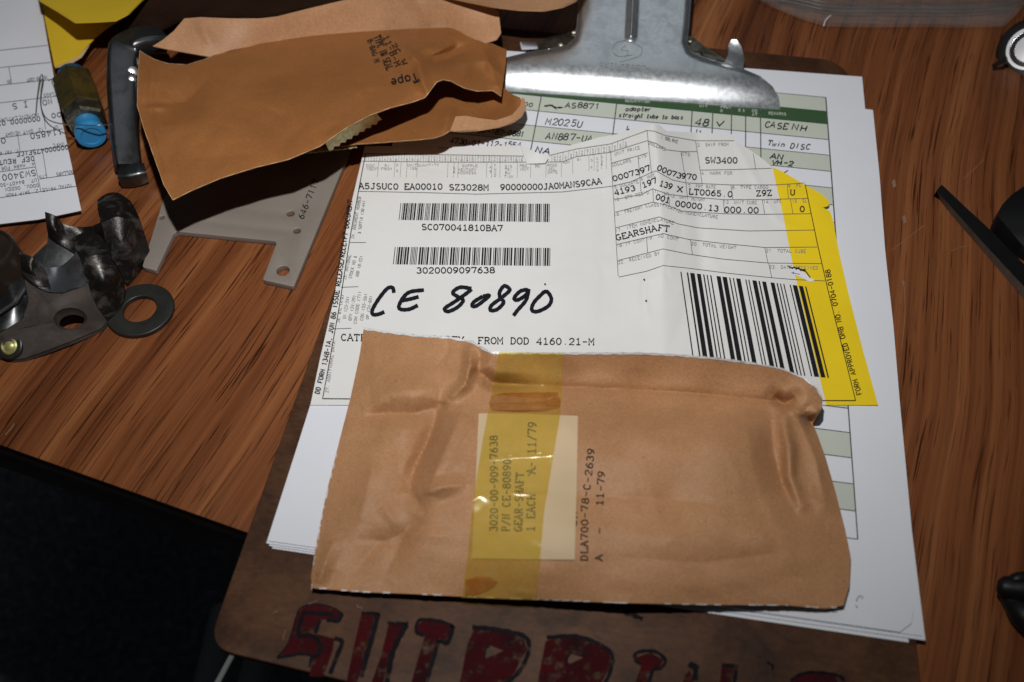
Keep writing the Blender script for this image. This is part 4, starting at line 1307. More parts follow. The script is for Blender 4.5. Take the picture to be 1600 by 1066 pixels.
# ================================================================== BACK ENVELOPE (upper, opened)
up = thing("opened_envelope", "older brown kraft envelope gaping open, lying across the clipboard's left of the clip", "envelope", (-0.02, 0.2, 0.006))
up["label"] = "older brown kraft envelope gaping open, propped up to the left of the steel clip"
f_top = [(218, 79), (240, 92), (262, 99), (292, 101), (318, 93), (330, 88), (360, 77), (420, 66), (480, 56), (560, 50), (640, 45), (700, 43), (735, 50), (755, 62), (792, 78)]
f_right = [(792, 78), (790, 100), (786, 130), (783, 151)]
f_bot = [(270, 313), (300, 298), (345, 279), (400, 262), (450, 250), (500, 229), (545, 198), (580, 180), (610, 169), (645, 160), (664, 153), (674, 140), (682, 129), (692, 125), (704, 127), (725, 138), (745, 143), (770, 142), (783, 151)]
f_left = [(218, 79), (215, 120), (214, 165), (224, 200), (240, 245), (256, 290), (270, 313)]
up_r = RBF([(270, 313, 44), (345, 279, 46), (450, 250, 47), (545, 198, 47), (610, 169, 45), (664, 153, 41), (690, 126, 42), (735, 140, 32), (783, 151, 24), (218, 79, 30), (214, 165, 40), (262, 99, 30), (330, 88, 24),
            (420, 66, 20), (560, 50, 19), (700, 43, 20), (755, 62, 21), (792, 78, 22), (450, 150, 37), (330, 180, 40), (600, 105, 33), (700, 95, 32), (550, 150, 41), (790, 115, 22), (740, 100, 27)])


def up_z(x, y):
    z0 = 8 + (up_r(x, y) - 8) * .76
    z = 0 * z0
    z = z + fold(x, y, [(655, 92), (690, 84), (730, 70)], 12, -1.6) + fold(x, y, [(640, 95), (655, 80), (680, 72)], 9, 1.5) + fold(x, y, [(652, 95), (660, 130), (672, 150)], 9, 1.2)
    z = z + fold(x, y, [(216, 165), (290, 160), (330, 120)], 20, -1.6) + fold(x, y, [(225, 168), (260, 168)], 5, .8) + fold(x, y, [(700, 100), (760, 95), (790, 125)], 9, .9)
    z = z + fold(x, y, [(236, 100), (236, 180), (262, 270)], 4, .35) + fold(x, y, [(490, 225), (600, 172), (660, 140)], 16, .9) + fold(x, y, [(275, 250), (400, 240)], 16, -.5)
    z = z + .3 * wob(x, y, 130, 31) + .1 * wob(x, y, 50, 32)
    z = z + crumple(x, y, (215, 70, 790, 300), 40, 40, 9, .4, 8) + crumple(x, y, (620, 60, 790, 150), 14, 26, 7, .8, 9)
    z = z + fold(x, y, [(600, 40), (632, 78), (655, 97), (668, 150)], 13, 1.6) + fold(x, y, [(655, 97), (690, 78), (712, 66)], 11, 1.5) + fold(x, y, [(670, 102), (700, 92), (735, 78)], 10, -1.6) + fold(x, y, [(745, 60), (765, 100), (780, 140)], 10, 1.0) + fold(x, y, [(720, 62), (700, 90), (665, 98)], 10, -1.0)
    return z0 + 2.0 * z


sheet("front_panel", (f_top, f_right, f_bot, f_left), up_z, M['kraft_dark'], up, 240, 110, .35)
b_top = [(288, 29), (312, 27), (360, 29), (405, 29), (432, 26), (480, 14), (530, 2), (580, -8), (660, -4), (720, 0), (760, 8), (779, 18)]
b_right = [(779, 18), (781, 35), (783, 52), (776, 62), (757, 68)]
b_bot = [(239, 72), (262, 77), (290, 82), (330, 89), (360, 78), (420, 67), (480, 57), (560, 51), (640, 46), (700, 44), (757, 68)]
b_left = [(288, 29), (272, 48), (255, 62), (239, 72)]
bk_r = RBF([(288, 29, 36), (405, 29, 35), (530, 2, 38), (660, -4, 38), (779, 18, 33), (783, 52, 26), (757, 68, 21.5), (239, 72, 34), (262, 77, 30), (330, 89, 23.4), (420, 67, 19.4), (560, 51, 18.4), (700, 44, 19.4), (420, 45, 28), (600, 22, 29), (310, 60, 31), (720, 25, 29)])


def bk_z(x, y):
    return 8 + (bk_r(x, y) - 8) * .76 + fold(x, y, [(312, 28), (318, 48), (330, 70)], 8, 1.3) + fold(x, y, [(655, 0), (662, 20), (670, 42)], 10, .9) + .3 * wob(x, y, 110, 35)


sheet("rear_flap", (b_top, b_right, b_bot, b_left), bk_z, M['kraft_in'], up, 120, 40, .35)
l_bot = [(440, 243), (470, 238), (500, 233), (555, 226), (600, 223), (655, 219), (680, 216), (694, 211), (703, 205), (722, 205), (745, 203), (775, 199), (800, 192), (816, 180), (821, 166)]
l_top = [(430, 215), (520, 190), (620, 150), (700, 120), (780, 130), (806, 154)]
l_right = [(806, 154), (812, 152), (817, 160), (821, 166)]
l_left = [(430, 215), (440, 243)]
lo_r = RBF([(440, 243, 15), (555, 226, 21), (655, 219, 23), (694, 211, 23.5), (745, 203, 20), (800, 192, 18), (821, 168, 18), (430, 215, 12), (520, 190, 12), (620, 150, 11), (700, 120, 11), (780, 130, 15), (806, 154, 18), (600, 195, 16), (690, 180, 18), (760, 180, 12.5), (790, 165, 13)])


def lo_z(x, y):
    return lo_r(x, y) + fold(x, y, [(705, 165), (698, 190), (690, 210)], 9, 3.0) + fold(x, y, [(720, 172), (735, 185), (765, 180)], 12, -1.5) + .25 * wob(x, y, 90, 36)


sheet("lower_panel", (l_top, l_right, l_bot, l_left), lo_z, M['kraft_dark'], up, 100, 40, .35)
# turned-out lip on the lower panel
lip_r = RBF([(705, 205, 22.6), (728, 182, 22), (760, 185, 20), (800, 186, 18.6), (821, 168, 18.8), (745, 204, 20), (785, 196, 17.6)])
sheet("folded_lip", ([(712, 182), (728, 181), (750, 185), (775, 188), (800, 180), (813, 165), (816, 152)], [(816, 152), (820, 155), (822, 168)], [(703, 205), (722, 206), (750, 204), (780, 199), (802, 192), (816, 182), (822, 168)], [(712, 182), (703, 205)]),
      lip_r, M['kraft_in'], up, 40, 12, .3)
# stub of the back of the envelope under the mouth
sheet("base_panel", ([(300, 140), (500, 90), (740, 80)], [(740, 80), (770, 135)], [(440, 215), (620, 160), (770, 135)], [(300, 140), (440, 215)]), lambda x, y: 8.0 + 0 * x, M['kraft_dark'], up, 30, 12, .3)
ce = Ink(up_z, .2)  # pale ribbons along the paper edges, their lit look put into the colour
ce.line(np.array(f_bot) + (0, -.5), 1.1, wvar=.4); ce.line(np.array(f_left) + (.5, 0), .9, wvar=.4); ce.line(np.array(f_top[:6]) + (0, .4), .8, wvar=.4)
ce.build("lit_cut_edge", M['edge_paper'], up)
ce = Ink(lo_z, .2); ce.line(np.array(l_bot) + (0, -.5), 1.0, wvar=.4); ce.build("lit_cut_edge", M['edge_paper'], up)
us = Ink(up_z, .32)
for s, pth, cap, w in (("TYPE IN SEAL", [(584, 58), (604, 110)], 11, 1.1), ("B-BAG M", [(574, 63), (586, 98)], 8, 1.1), ("11-B-M", [(598, 58), (618, 104)], 9, 1.3), ("2C W", [(612, 70), (630, 102)], 7, 1.3)):
    text(us, s, pth, cap, w + .35, True, .76)
text(us, "Tape", [(650, 113), (634, 119), (610, 124)], 14, 2.3, False, .78)
us.build("ink_stamp", M['ink'], up)
# loose ends of the sealing tape
tzf = RBF([(505, 219, 33), (588, 178, 31), (597, 187, 25), (514, 235, 26)])
ser = [(514, 235)]
for i in range(1, 17):
    t = i / 17
    ser.append((514 + 83 * t + (1.4 if i % 2 else -1.4), 235 - 48 * t + (1.6 if i % 2 else -1.0)))
ser.append((597, 187))
sheet("tape_end", ([(506, 218), (588, 177)], [(588, 177), (597, 187)], ser, [(506, 218), (514, 235)]), tzf, M['tape_cut'], up, 70, 10, .15)
ser2 = [(467, 241)]
for i in range(1, 17):
    ser2.append((467 + 91 * i / 17, 241 - 10 * i / 17 + (.8 if i % 2 else -.8)))
ser2.append((558, 231))
sheet("tape_end", ([(468, 237), (556, 225)], [(556, 225), (558, 231)], ser2, [(468, 237), (467, 241)]), lambda x, y: 19 + 0 * x, M['tape_cut'], up, 60, 4, .15)

# ================================================================== OTHER PAPER AT THE BACK
kb = sheet("kraft_bag", ([(640, -60), (780, -66), (930, -60)], [(930, -60), (925, -25), (900, 0)], [(690, -8), (730, 1), (770, 9), (812, 14), (850, 15), (880, 9), (900, 0)], [(640, -60), (660, -30), (690, -8)]),
           lambda x, y: 34 + .12 * (y + 10) + .5 * wob(x, y, 120, 51), M['kraft_in'], None, 40, 24, 1.2)
tag(kb, "rounded end of a kraft bag at the top edge, just left of the clip", "bag")
ds = sheet("dark_brown_sheet", ([(180, -70), (400, -80), (660, -66)], [(660, -66), (640, -30), (560, -4)], [(196, 42), (240, 50), (280, 30), (330, 24), (405, 26), (470, 12), (560, -4)], [(180, -70), (185, -10), (196, 42)]),  # added dark sheet, fills an unidentified dark area behind the envelope
           lambda x, y: 15 + .03 * (y + 70) + .6 * wob(x, y, 150, 52), plain("dark_brown_fill", (.022, .0095, .005), .8, 0, .4, 30, spec=.1), None, 50, 24, 1.5)
tag(ds, "dark brown sheet filling the dark area behind the opened envelope", "sleeve")

ye = thing("yellow_envelope", "folded bright yellow paper envelope behind the upside-down form", "envelope", tuple(P(110, 40, 0)))
yz = RBF([(60, -40, 6), (230, -40, 8), (85, 104, 9), (165, 46, 11), (100, 20, 8), (140, 66, 11)])
sheet("body", ([(52, -45), (230, -45)], [(230, -45), (205, 20), (166, 45)], [(85, 104), (100, 98), (122, 87), (138, 70), (150, 58), (166, 45)], [(52, -45), (66, 10), (85, 104)]), lambda x, y: yz(x, y) + .3 * wob(x, y, 80, 61), M['yellow_env'], ye, 40, 30, .3)
sheet("inside_edge", ([(86, 103), (104, 95), (125, 83), (138, 68)], [(138, 68), (141, 68)], [(86, 106), (108, 101), (128, 89), (141, 68)], [(86, 103), (86, 106)]), lambda x, y: yz(x, y) - .8, M['label'], ye, 20, 4, .3)
fz = RBF([(62, 2, 22), (116, 35, 31), (165, 33, 33), (205, 20, 32), (240, -40, 12), (60, -45, 7), (150, -40, 8)])
sheet("flap", ([(50, -45), (250, -48)], [(250, -48), (232, -10), (200, 22), (180, 32)], [(61, 1), (88, 17), (116, 35), (150, 34), (180, 32)], [(50, -45), (61, 1)]), fz, M['yellow_env'], ye, 40, 24, .6)

# ------------------------------------------------------------------ the upside-down form at the left
lf = thing("upside_down_form", "white printed form lying upside down at the left edge of the desk", "form", tuple(P(30, 200, 0)))
lz = lambda x, y: 4.2 + .004 * np.clip(300 - y, 0, 400) + .25 * wob(x, y, 150, 71)
l_e = ([(-170, -60), (-60, -62), (50, -64)], [(50, -64), (63, 0), (75, 70), (95, 180), (114, 268), (127, 329)], [(-110, 372), (0, 350), (60, 343), (127, 329)], [(-170, -60), (-140, 150), (-110, 372)])
sheet("sheet", l_e, lz, M['paper'], lf, 50, 60, .15)
sheet("under_sheet", tuple([(x - 5, y + 2) for x, y in e] for e in l_e), lambda x, y: 1.6 + 0 * x, M['paper'], lf, 12, 12, .15)
ll = Ink(lz, .15); lt2 = Ink(lz, .2); lg = Ink(lz, .18)
for a, b in (((-60, 85), (74, 71)), ((-60, 112), (79, 97.5)), ((-60, 140), (83, 124)), ((-60, 168), (92, 150)), ((-60, 225), (98, 201.6)), ((-60, 249), (107, 228)), ((-60, 277), (55, 261)), ((61, 280), (116, 272)), ((-60, 318), (120, 291)),
             ((13.5, 104), (18, 130)), ((27.6, 211), (31.5, 237)), ((69, 183.5), (71, 202)), ((52, 244.5), (64, 300)), ((67, 238.6), (73, 277))):
    ll.line([a, b], .9)
for s, a, b, cap in (("SW3400", (55, 265.5), (3, 273.5), 9), ("DEF REUT", (53, 244), (-2, 251), 7), ("000000475FICE", (106, 226.5), (26, 238), 6.8), ("114850", (96, 201), (47, 208.5), 9), ("0", (8, 215.5), (1, 216.5), 8), ("0000000.02", (62, 182), (-4, 190), 7), ("00", (95, 175.5), (80, 178), 7),
                     ("NO", (80, 153.5), (66, 157), 8.5), ("I", (43, 158.5), (36, 159.5), 8.5), ("S", (26, 161.5), (19, 162.5), 8.5), ("L", (82, 124), (76, 125), 9)):
    words(lt2, s, a, b, cap, 1.25, serif=(s in ("I",)), fill=.74 if len(s) > 1 else 1.0)
for s, a, b in (("TOTAL PRICE", (112, 287), (66, 295)), ("2. SHIP FROM", (59, 296), (9, 303)), ("DDOU, OGDEN", (60, 287), (8, 294)), ("UT. 84407-50", (57, 279), (0, 287)), ("DOLLARS", (114, 266), (88, 270)), ("CTS", (73, 273), (61, 275)), ("4. MARK FOR", (53, 254), (2, 261)), ("7. FRT RATE", (29, 233), (-12, 239)),
                ("NMFC", (100, 222), (82, 225)), ("12. UNIT WEIGHT", (67, 200), (8, 208)), ("UP", (90, 196), (82, 198)), ("NOMENCLATURE", (60, 177), (-4, 186)), ("19. NO CONT", (74, 118), (42, 123)), ("20.", (17, 125), (8, 126)), ("CLASS", (88, 144), (68, 147))):
    words(lg, s, a, b, 5, .8, serif=False, fill=.76)
ll.build("ruled_lines", M['ink_mid'], lf); lt2.build("typed_entries", M['ink'], lf); lg.build("small_print", M['ink_mid'], lf)

# ================================================================== SMALL HARDWARE, LEFT
# hex fitting with blue plastic caps
ft = thing("hex_fitting", "olive brass hex fitting with bright blue plastic end cap", "pipe fitting", tuple(P(125, 170, 0)))
A0, B0 = V(114, 122, 8.6), V(143, 213, 8.6)
ax = (B0 - A0).normalized(); Lf_ = (B0 - A0).length * 1000
refv = Vector((0, 0, 1))
lathe("hex_body", [(5.5, 1), (9.2, 2.2), (9.8, 3.2), (9.8, Lf_ * .60), (9.2, Lf_ * .60 + 1.0), (6.5, Lf_ * .60 + 1.4)], A0, ax, M['brass'], ft, sides=6, sharp=20, ref=refv)
lathe("hex_nut", [(6, Lf_ * .605), (9.0, Lf_ * .61), (9.4, Lf_ * .64), (9.4, Lf_ * .76), (8.4, Lf_ * .79), (6.2, Lf_ * .80)], A0, ax, M['clip_base'], ft, sides=6, sharp=20, ref=refv)
lathe("end_cap", [(5.6, Lf_ * .76), (5.8, Lf_ * .80), (5.6, Lf_ * .90), (6.6, Lf_ * .905), (6.8, Lf_ * .92), (6.8, Lf_ - .8), (6.3, Lf_), (4.6, Lf_ + .1), (4.4, Lf_ - .5), (1, Lf_ - .5)], A0, ax, M['blue'], ft, 40)
lathe("end_cap", [(5.8, -3.4), (6.4, -3), (6.4, .6), (5.5, 1.0)], A0, ax, M['dark_blue'], ft, 32)
# safety wire loop
wr = thing("wire_loop", "thin bent steel wire loop resting on the upside-down form", "wire", tuple(P(70, 160, 5)))
tube("wire", [P(56, 181, 5.2), P(58, 155, 6.5), P(62, 125, 9), P(65, 117, 10), P(67, 122, 9.5), P(64, 145, 8), P(64, 165, 7.5), P(70, 182, 9), P(84, 191, 12), P(110, 195, 17), P(150, 196, 19), P(175, 194, 16), P(192, 190, 12)], .28, M['wire'], wr, 8, 6)

# bent steel lever
lv = thing("steel_lever", "grey bent steel lever with hooked foot, left of the opened envelope", "lever", tuple(P(200, 200, 0)))
sweep("arm", [P(252, 62, 20), P(236, 62, 22), P(214, 66, 23.5), P(197, 76, 23), P(191, 98, 21), P(190, 130, 18), P(192, 170, 14.5), P(195, 215, 10.5), P(198, 245, 7.5), P(201, 262, 5.5)], rrect(14.5, 9, 2.2), M['steel'], lv, (0.25, .35, 1), 6, scales=[1, 1, 1, .95, .9, .86, .82, .8, .78], sharp=30)
sweep("foot", [P(190, 276, 4.5), P(204, 275, 4.6), P(218, 272, 4.6), P(229, 270, 4.3)], rrect(8.5, 8, 1.8), M['steel'], lv, (0, 0, 1), 5, scales=[.95, 1, 1, .85], sharp=30)
for (x, y, z, r) in ((208, 96, 21.5, 3.0), (208, 112, 20.5, 2.8), (207, 124, 19.5, 2.2)):
    lathe("boss", [(r, -3), (r, 0), (r * .8, .9), (r * .3, 1.2)], V(x, y, z), (.5, -.5, .7), M['chrome'], lv, 20)
tube("rib", [P(213, 100, 20), P(212, 150, 16), P(212, 200, 11.5), P(211, 245, 7.5)], 1.1, M['chrome'], lv, 8, 6)

# grey notched plate
pl = thing("notched_plate", "flat grey metal plate with cut-out and stamped part number, under the opened envelope", "metal plate", tuple(P(380, 330, 0)))
pts = [(222, 417), (244, 423), (273, 361), (433, 377), (410, 437), (459, 448), (552, 222), (540, 205), (318, 190), (254, 314)]
wl = [tuple(mm(x, y, 3.0)[:2]) for x, y in pts]
wl = rounded(wl, [1, 1, 2, 2, 1, 1, 1, 1, 1, 1], 3)


def ploop(x, y, r):
    c = mm(x, y, 3.0)
    return circ(c[0], c[1], r, 24)


slab("plate_body", [wl, ploop(442, 423, 2.7), ploop(454, 334, 1.7), ploop(464, 361, 1.6), ploop(253, 340, 1.2)], .1, 3.0, M['plate'], pl, .3)
pt = Ink(3.0, .1)
text(pt, "646-7117", [(474, 343), (484, 318), (498, 283)], 9, 1.5, False, .72)
pt.build("stamped_number", M['ink'], pl)

# rubber washer
wc = mm(220, 486, 1.0)
ws = slab("rubber_washer", [circ(wc[0], wc[1], 13.4, 56), circ(wc[0] - .2, wc[1] + .2, 6.6, 44)], .1, 2.3, M['washer'], None, .5, 3)
tag(ws, "flat black rubber washer on the wood beside the forged yoke", "washer")

# forged steel yoke
yk = thing("forged_yoke", "worn forged steel yoke with two horned saddles and a round hole", "machine part", tuple(P(100, 480, 0)))


_yb = np.polyfit([-60, -20, 20, 45, 100, 164, 195], [560, 562, 561, 560, 546, 505, 474], 3)


def yz_(x, y):
    return 1.4 + .18 * np.clip(np.polyval(_yb, x) - y, 0, 400)


def skin(name, top, right, bottom, left, heights, mat, thick=2.0, n=26):
    r = RBF(heights)
    sm_ = lambda e: smooth_line(e, 5)
    return sheet(name, (sm_(top), sm_(right), sm_(bottom), sm_(left)), r, mat, yk, n, n, thick)


FB = [(127, 407, 24), (140, 402, 24.6), (152, 398, 24.5), (172, 402, 21)]
skin("block_face", [(127, 407), (140, 402), (152, 398), (172, 402)], [(172, 402), (186, 424), (193, 447), (186, 476), (169, 503)], [(138, 440), (142, 458), (152, 478), (169, 503)], [(127, 407), (130, 424), (138, 440)],
     FB + [(193, 447, 9), (186, 476, 5), (169, 503, 2), (138, 440, 17.4), (150, 474, 10), (163, 440, 18)], M['forged'])
skin("block_top", [(115, 371), (134, 362), (153, 367), (169, 384)], [(169, 384), (172, 393), (172, 402)], [(127, 407), (140, 402), (152, 398), (172, 402)], [(115, 371), (118, 390), (127, 407)],
     FB + [(115, 371, 21.5), (134, 362, 22), (153, 367, 22), (169, 384, 20.6), (118, 390, 23)], M['forged'])
skin("saddle", [(68, 418), (82, 418), (98, 414), (114, 400), (119, 392)], [(119, 392), (127, 406), (132, 424), (138, 437)], [(59, 449), (76, 456), (98, 457), (115, 451), (130, 446), (138, 437)], [(68, 418), (66, 434), (59, 449)],
     [(68, 418, 17), (98, 414, 15), (114, 400, 20), (119, 392, 22.6), (127, 406, 23.6), (132, 424, 20.5), (59, 449, 17.6), (76, 456, 16.2), (98, 457, 16.6), (115, 451, 17), (138, 437, 18), (95, 436, 14.6)], M['polished'])
skin("horn", [(30, 394), (42, 398), (56, 405), (68, 417)], [(68, 417), (72, 430), (79, 450)], [(37, 433), (46, 441), (59, 448), (79, 450)], [(30, 394), (33, 414), (37, 433)],
     [(30, 394, 27), (56, 405, 25), (68, 417, 18.4), (37, 433, 20), (59, 448, 18), (79, 450, 17), (50, 425, 23), (42, 398, 26.6)], M['forged'], 3.2)
BB = [(158, 348, 24.5), (172, 343, 25), (186, 339, 25), (221, 352, 17)]
skin("block_face", [(158, 348), (172, 343), (186, 339), (221, 352)], [(221, 352), (228, 374), (232, 396), (216, 420), (197, 444)], [(172, 400), (182, 414), (190, 430), (197, 444)], [(158, 348), (164, 372), (172, 400)],
     BB + [(232, 396, 3), (216, 420, 2.6), (197, 444, 2), (172, 400, 13), (228, 374, 9), (195, 385, 17)], M['forged'])
skin("block_top", [(152, 312), (168, 302), (186, 302), (204, 314)], [(204, 314), (214, 332), (221, 352)], [(158, 348), (172, 343), (186, 339), (221, 352)], [(152, 312), (153, 330), (158, 348)],
     BB + [(152, 312, 22), (168, 302, 22.4), (186, 302, 22.4), (204, 314, 20.6), (214, 332, 19)], M['forged'])
skin("saddle", [(96, 349), (113, 354), (140, 354), (158, 347)], [(158, 347), (160, 365), (160, 392)], [(115, 395), (130, 404), (160, 392)], [(96, 349), (102, 372), (115, 395)],
     [(96, 349, 20), (113, 354, 18), (140, 354, 18), (158, 347, 23), (160, 392, 10), (115, 395, 15), (130, 404, 10), (130, 375, 14)], M['forged'])
skin("horn", [(70, 331), (82, 335), (92, 341), (98, 351)], [(98, 351), (104, 372), (116, 395)], [(75, 367), (92, 380), (116, 395)], [(70, 331), (72, 350), (75, 367)],
     [(70, 331, 27), (92, 341, 24), (98, 351, 20), (75, 367, 20), (92, 380, 17.6), (116, 395, 15), (88, 360, 22.6)], M['forged'], 3.2)
skin("neck", [(75, 366), (92, 379), (116, 394)], [(116, 394), (118, 400), (116, 410)], [(64, 418), (90, 418), (116, 410)], [(75, 366), (72, 390), (64, 418)],
     [(75, 366, 18), (92, 379, 16.5), (116, 394, 14), (64, 418, 12.6), (90, 418, 12), (116, 410, 12)], M['steel'])
skin("collar", [(-40, 492), (0, 468), (28, 424), (50, 402), (76, 378)], [(76, 378), (66, 414), (50, 452)], [(-40, 530), (0, 517), (28, 506), (44, 482), (50, 452)], [(-40, 492), (-40, 530)],
     [(-40, 492, 12), (0, 468, 13), (28, 424, 13), (76, 378, 12), (50, 452, 12.4), (44, 482, 10), (0, 517, 10.6), (-40, 530, 9), (20, 470, 15)], M['steel'])
sheet("rim", ([(-40, 500), (0, 485), (24, 470), (40, 446)], [(40, 446), (42, 450)], [(-40, 503), (0, 488), (26, 473), (42, 450)], [(-40, 500), (-40, 503)]), lambda x, y: 16.2 + 0 * x, M['polished'], yk, 20, 3, .8)
# front plate with the round hole, leaning back from the desk up to the saddle rim
bp = [(-60, 552), (0, 557), (17, 563), (37, 561), (74, 548), (113, 533), (158, 514), (169, 503), (152, 479), (143, 460), (138, 441), (130, 448), (115, 453), (98, 459), (76, 458), (59, 451), (46, 443), (37, 435), (44, 470), (36, 498), (0, 520), (-60, 528)]
zbp = lambda x, y: yz_(x, y) + .5
hx, hy = 110, 499
outer = resample(np.array(bp + bp[:1]), 121)[:-1]
ang = np.arctan2(outer[:, 1] - hy, outer[:, 0] - hx)
inner = np.stack([hx + 22 * np.cos(ang), hy + 14.5 * np.sin(ang)], 1)
mid_ = np.stack([hx + 26.5 * np.cos(ang), hy + 18 * np.sin(ang)], 1)
far_ = mid_ * .5 + outer * .5
vv = []; ff = []
for r_, dz in ((outer, -.5), (outer * .985 + np.array([hx, hy]) * .015, 0.0), (far_, 0.0), (mid_, 0.15), (inner, -.9)):
    vv += list(P(r_[:, 0], r_[:, 1], zbp(r_[:, 0], r_[:, 1]) + dz))
ro = P(outer[:, 0], outer[:, 1], zbp(outer[:, 0], outer[:, 1])); ro[:, 2] -= .0018
ri = P(inner[:, 0], inner[:, 1], zbp(inner[:, 0], inner[:, 1])); ri[:, 2] -= .0030
vv += list(ri); vv += list(ro)
k_ = len(outer)
for a in range(6):
    for i in range(k_):
        j = (i + 1) % k_
        ff.append((a * k_ + i, a * k_ + j, (a + 1) * k_ + j, (a + 1) * k_ + i))
for i in range(k_):
    j = (i + 1) % k_
    ff.append((6 * k_ + i, 6 * k_ + j, j, i))
hp = mesh_obj("hole_plate", vv, ff, M['forged_plain'], yk, sharp=40)
bm = bmesh.new(); bm.from_mesh(hp.data); bmesh.ops.recalc_face_normals(bm, faces=bm.faces); bm.to_mesh(hp.data); bm.free()
lathe("rivet_collar", [(5.2, -1.2), (5.2, .1), (4.8, .4), (3.2, .4)], V(15, 541, 5.4), (-.05, -.5, .85), M['washer'], yk, 28)
lathe("rivet", [(3.4, -1.5), (3.4, .5), (2.8, 1.0), (2.5, .6), (2.1, .5), (1.4, 1.1), (.4, 1.3)], V(15, 541, 5.4), (-.05, -.5, .85), M['rivet'], yk, 28)
# dark round can, cut by the left edge of the view
cn = lathe("brown_can", [(11.5, .1), (12, .6), (12, 24), (11.4, 25.2), (10.4, 25.4), (10, 24.6), (1, 24.6)], P(-27, 392, 25) * np.array([1, 1, 0]), (0, 0, 1), M['brown_can'], None, 56)
tag(cn, "dark brown round can cut off by the left edge, above the yoke", "can")

# ================================================================== RIGHT-HAND THINGS
# clear plastic bag
bz = lambda x, y: 3.5 + 2.2 * np.exp(-((y - 12) / 9.0) ** 2) + 1.5 * np.exp(-((y + 22) / 10.0) ** 2) + .9 * wob(x, y, 190, 81) + np.clip((38 - y) * .05, 0, 4)
bag = thing("clear_plastic_bag", "clear crinkled plastic zip bag along the top right edge", "bag", tuple(P(1390, 0, 0)))
sheet("film", ([(1120, -70), (1390, -80), (1660, -76)], [(1660, -76), (1625, -30), (1605, 0), (1592, 18), (1569, 42)], [(1165, -12), (1205, 10), (1250, 29), (1290, 41), (1360, 43), (1430, 42), (1500, 43), (1569, 42)], [(1120, -70), (1140, -40), (1165, -12)]), bz, M['plastic'], bag, 110, 50, .08)
sheet("film_under", ([(1125, -66), (1390, -76), (1650, -72)], [(1650, -72), (1588, 12), (1566, 39)], [(1170, -10), (1250, 25), (1300, 36), (1430, 38), (1566, 39)], [(1125, -66), (1170, -10)]), lambda x, y: .8 + .3 * wob(x, y, 160, 85) + .4, M['plastic'], bag, 40, 20, .08)
for y0, y1, y2 in ((8, 19, 10), (3, 13, 4), (-2, 7, -1)):
    tube("zip_track", [P(x, np.interp(x, [1215, 1300, 1440, 1540, 1600], [y0 - 9, y1 - 2, y1, (y1 + y2) / 2 + 3, y2 - 6]), float(bz(np.array(x), np.array(float(y1)))) + .5) for x in (1215, 1260, 1300, 1370, 1440, 1500, 1560, 1600)], .45, M['plastic'], bag, 8, 4)
tube("crease", [P(1287, 41, 4.5), P(1290, 32, 6), P(1298, 24, 6.5)], .25, M['paper'], bag, 6, 4)

# chrome socket, cut by the right edge
sk_ = thing("chrome_socket", "shiny round chrome socket cut off by the top right edge", "socket", tuple(P(1612, 78, 0)))
sb = Vector(P(1612, 78, 0).tolist())
sax = Vector(flash.location) * .5 + cam.location * .5 - Vector(P(1612, 72, 14).tolist())
sax = (sax.normalized() * .5 + Vector((0, 0, 1)) * .5).normalized()
sax = (Vector(flash.location) * .5 + cam.location * .5 - Vector(P(1612, 72, 14).tolist())).normalized()
sax = (sax + Vector((-.10, .10, 0))).normalized()
sb = Vector(P(1609, 77, 9).tolist())
lathe("barrel", [(14.5, -9), (15.6, -7), (15.6, -2.0), (14.0, 0), (11.0, .6)], sb, sax, M['chrome_dark'], sk_, 60)
lathe("bright_rim", [(11.0, -.5), (10.9, .8), (10.4, 1.5), (9.0, 1.5), (8.5, .9), (8.3, -.2)], sb, sax, M['chrome'], sk_, 60)
lathe("centre_face", [(7.2, -.8), (7.0, .4), (6.5, .8), (3.4, .85), (.5, .9)], sb, sax, M['chrome'], sk_, 60)
tube("catch", [tuple(P(1553, 103, 4)), tuple(P(1563, 97, 8)), tuple(P(1572, 90, 11))], 1.2, M['chrome_dark'], sk_, 8, 4)

# black flat bar
bt = thing("black_bar", "slim black pointed bar with a brownish edge in a lit tone, right of the papers", "bar", tuple(P(1530, 370, 0)))
za, zb_ = 4.0, .2
tp = [(1464, 297), (1466, 290), (1471, 288), (1510, 325), (1547, 359), (1600, 413), (1680, 495)]
lw = [(1464, 299), (1467, 311), (1490, 340), (1530, 386), (1600, 467), (1680, 558)]
md_ = [(1464, 299), (1473, 309), (1500, 339), (1533, 376), (1600, 448), (1680, 534)]
upper = resample(tp, 24); lower = resample(md_, 24); low2 = resample(lw, 24)
v1 = list(P(upper[:, 0], upper[:, 1], za)) + list(P(lower[:, 0], lower[:, 1], za))
v3 = list(P(low2[:, 0], low2[:, 1], zb_)); v4 = [np.array([a[0], a[1], zb_ / 1000]) for a in P(upper[:, 0], upper[:, 1], za)]
n4 = 24
allv = v1 + v3 + v4
F_top = [(i, i + 1, n4 + i + 1, n4 + i) for i in range(n4 - 1)] + [(2 * n4 + i, 2 * n4 + i + 1, 3 * n4 + i + 1, 3 * n4 + i) for i in range(n4 - 1)] + [(3 * n4 + i, 3 * n4 + i + 1, i + 1, i) for i in range(n4 - 1)]
mesh_obj("flat_face", allv, F_top, M['black'], bt, sharp=30)
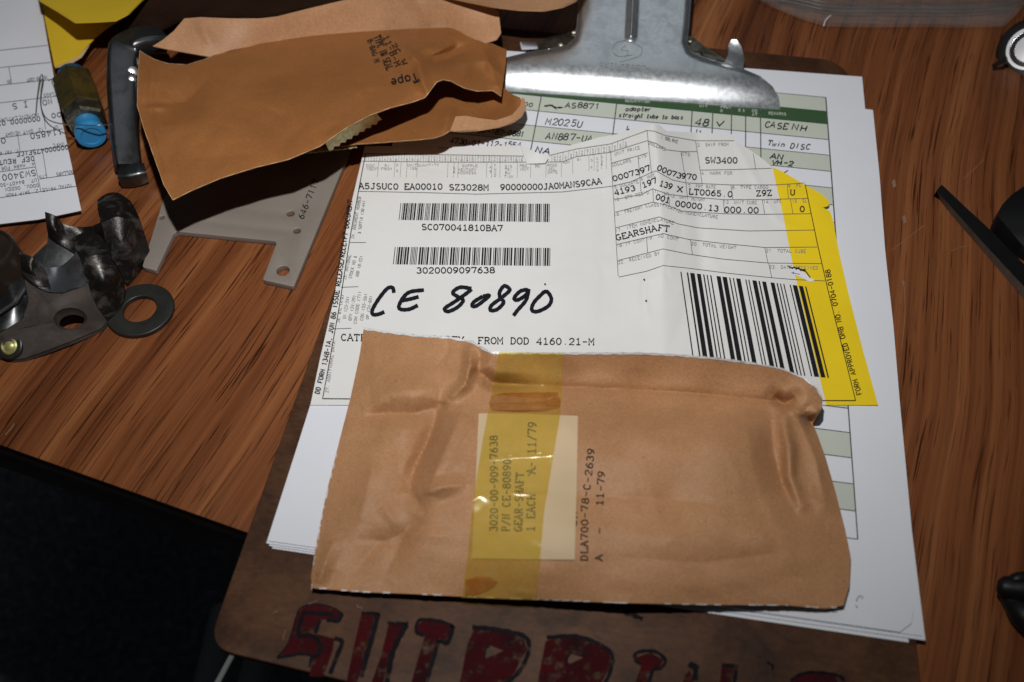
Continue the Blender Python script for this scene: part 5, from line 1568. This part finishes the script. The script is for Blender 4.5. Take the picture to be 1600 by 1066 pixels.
mesh_obj("lit_bevel", [v + np.array([0, 0, 0]) for v in v1[n4:] + v3], [(i, i + 1, n4 + i + 1, n4 + i) for i in range(n4 - 1)], M['black_side'], bt, sharp=30)  # lit look of the bevel comes from its lighter colour

# black handle ends
h1 = thing("black_tool_end", "thick rounded black tool end at the right edge, beside the pointed black bar", "tool", tuple(P(1600, 340, 0)))
sheet("grip", ([(1561, 331), (1566, 320), (1580, 305), (1600, 291), (1640, 280), (1700, 285)], [(1700, 285), (1712, 370)], [(1562, 341), (1580, 362), (1600, 386), (1640, 420), (1680, 420), (1712, 370)], [(1561, 331), (1560, 336), (1562, 341)]),
      lambda x, y: 9 + 3 * np.clip((x - 1560) / 60, 0, 1) - .0018 * (y - 338) ** 2 * np.clip(1.4 - (x - 1560) / 200, .3, 1), M['black'], h1, 40, 30, 1, bottom_z=.3)
h2 = thing("black_tool", "black plastic tool end lying on the dark wood at bottom right", "tool", tuple(P(1590, 930, 0)))
tube("knob", [P(1558, 915, 5), P(1566, 917, 5.5), P(1582, 920, 6), P(1605, 922, 6.5), P(1650, 925, 7)], [2.0, 3.6, 4.0, 4.6, 5.0], M['black'], h2, 20, 5)
tube("grip", [P(1570, 926, 3.4), P(1582, 942, 3.6), P(1600, 962, 4.2), P(1640, 995, 4.6)], [2.2, 3.0, 4.6, 5.4], M['black'], h2, 20, 5)
tube("collar", [P(1580, 908, 8), P(1590, 905, 9), P(1620, 904, 9)], [1.6, 2.2, 2.6], M['black'], h2, 14, 4)

# grey metal tube down in the dark, below the board's corner
ch = thing("chair_frame", "grey metal tube and thin rod in the dark below the clipboard corner", "chair frame", tuple(P(390, 1050, -330)))
tube("tube", [P(430, 960, -360), P(405, 1030, -330), P(388, 1100, -300), P(380, 1180, -280)], 9.5, M['grey_tube'], ch, 20, 6)
tube("rod", [P(385, 985, -180), P(366, 1018, -175), P(338, 1070, -165), P(300, 1140, -160)], 1.5, M['grey_tube'], ch, 12, 6)
tube("tube", [P(352, 960, -430), P(335, 1040, -400), P(322, 1100, -380)], 12, M['grey_tube'], ch, 20, 6)
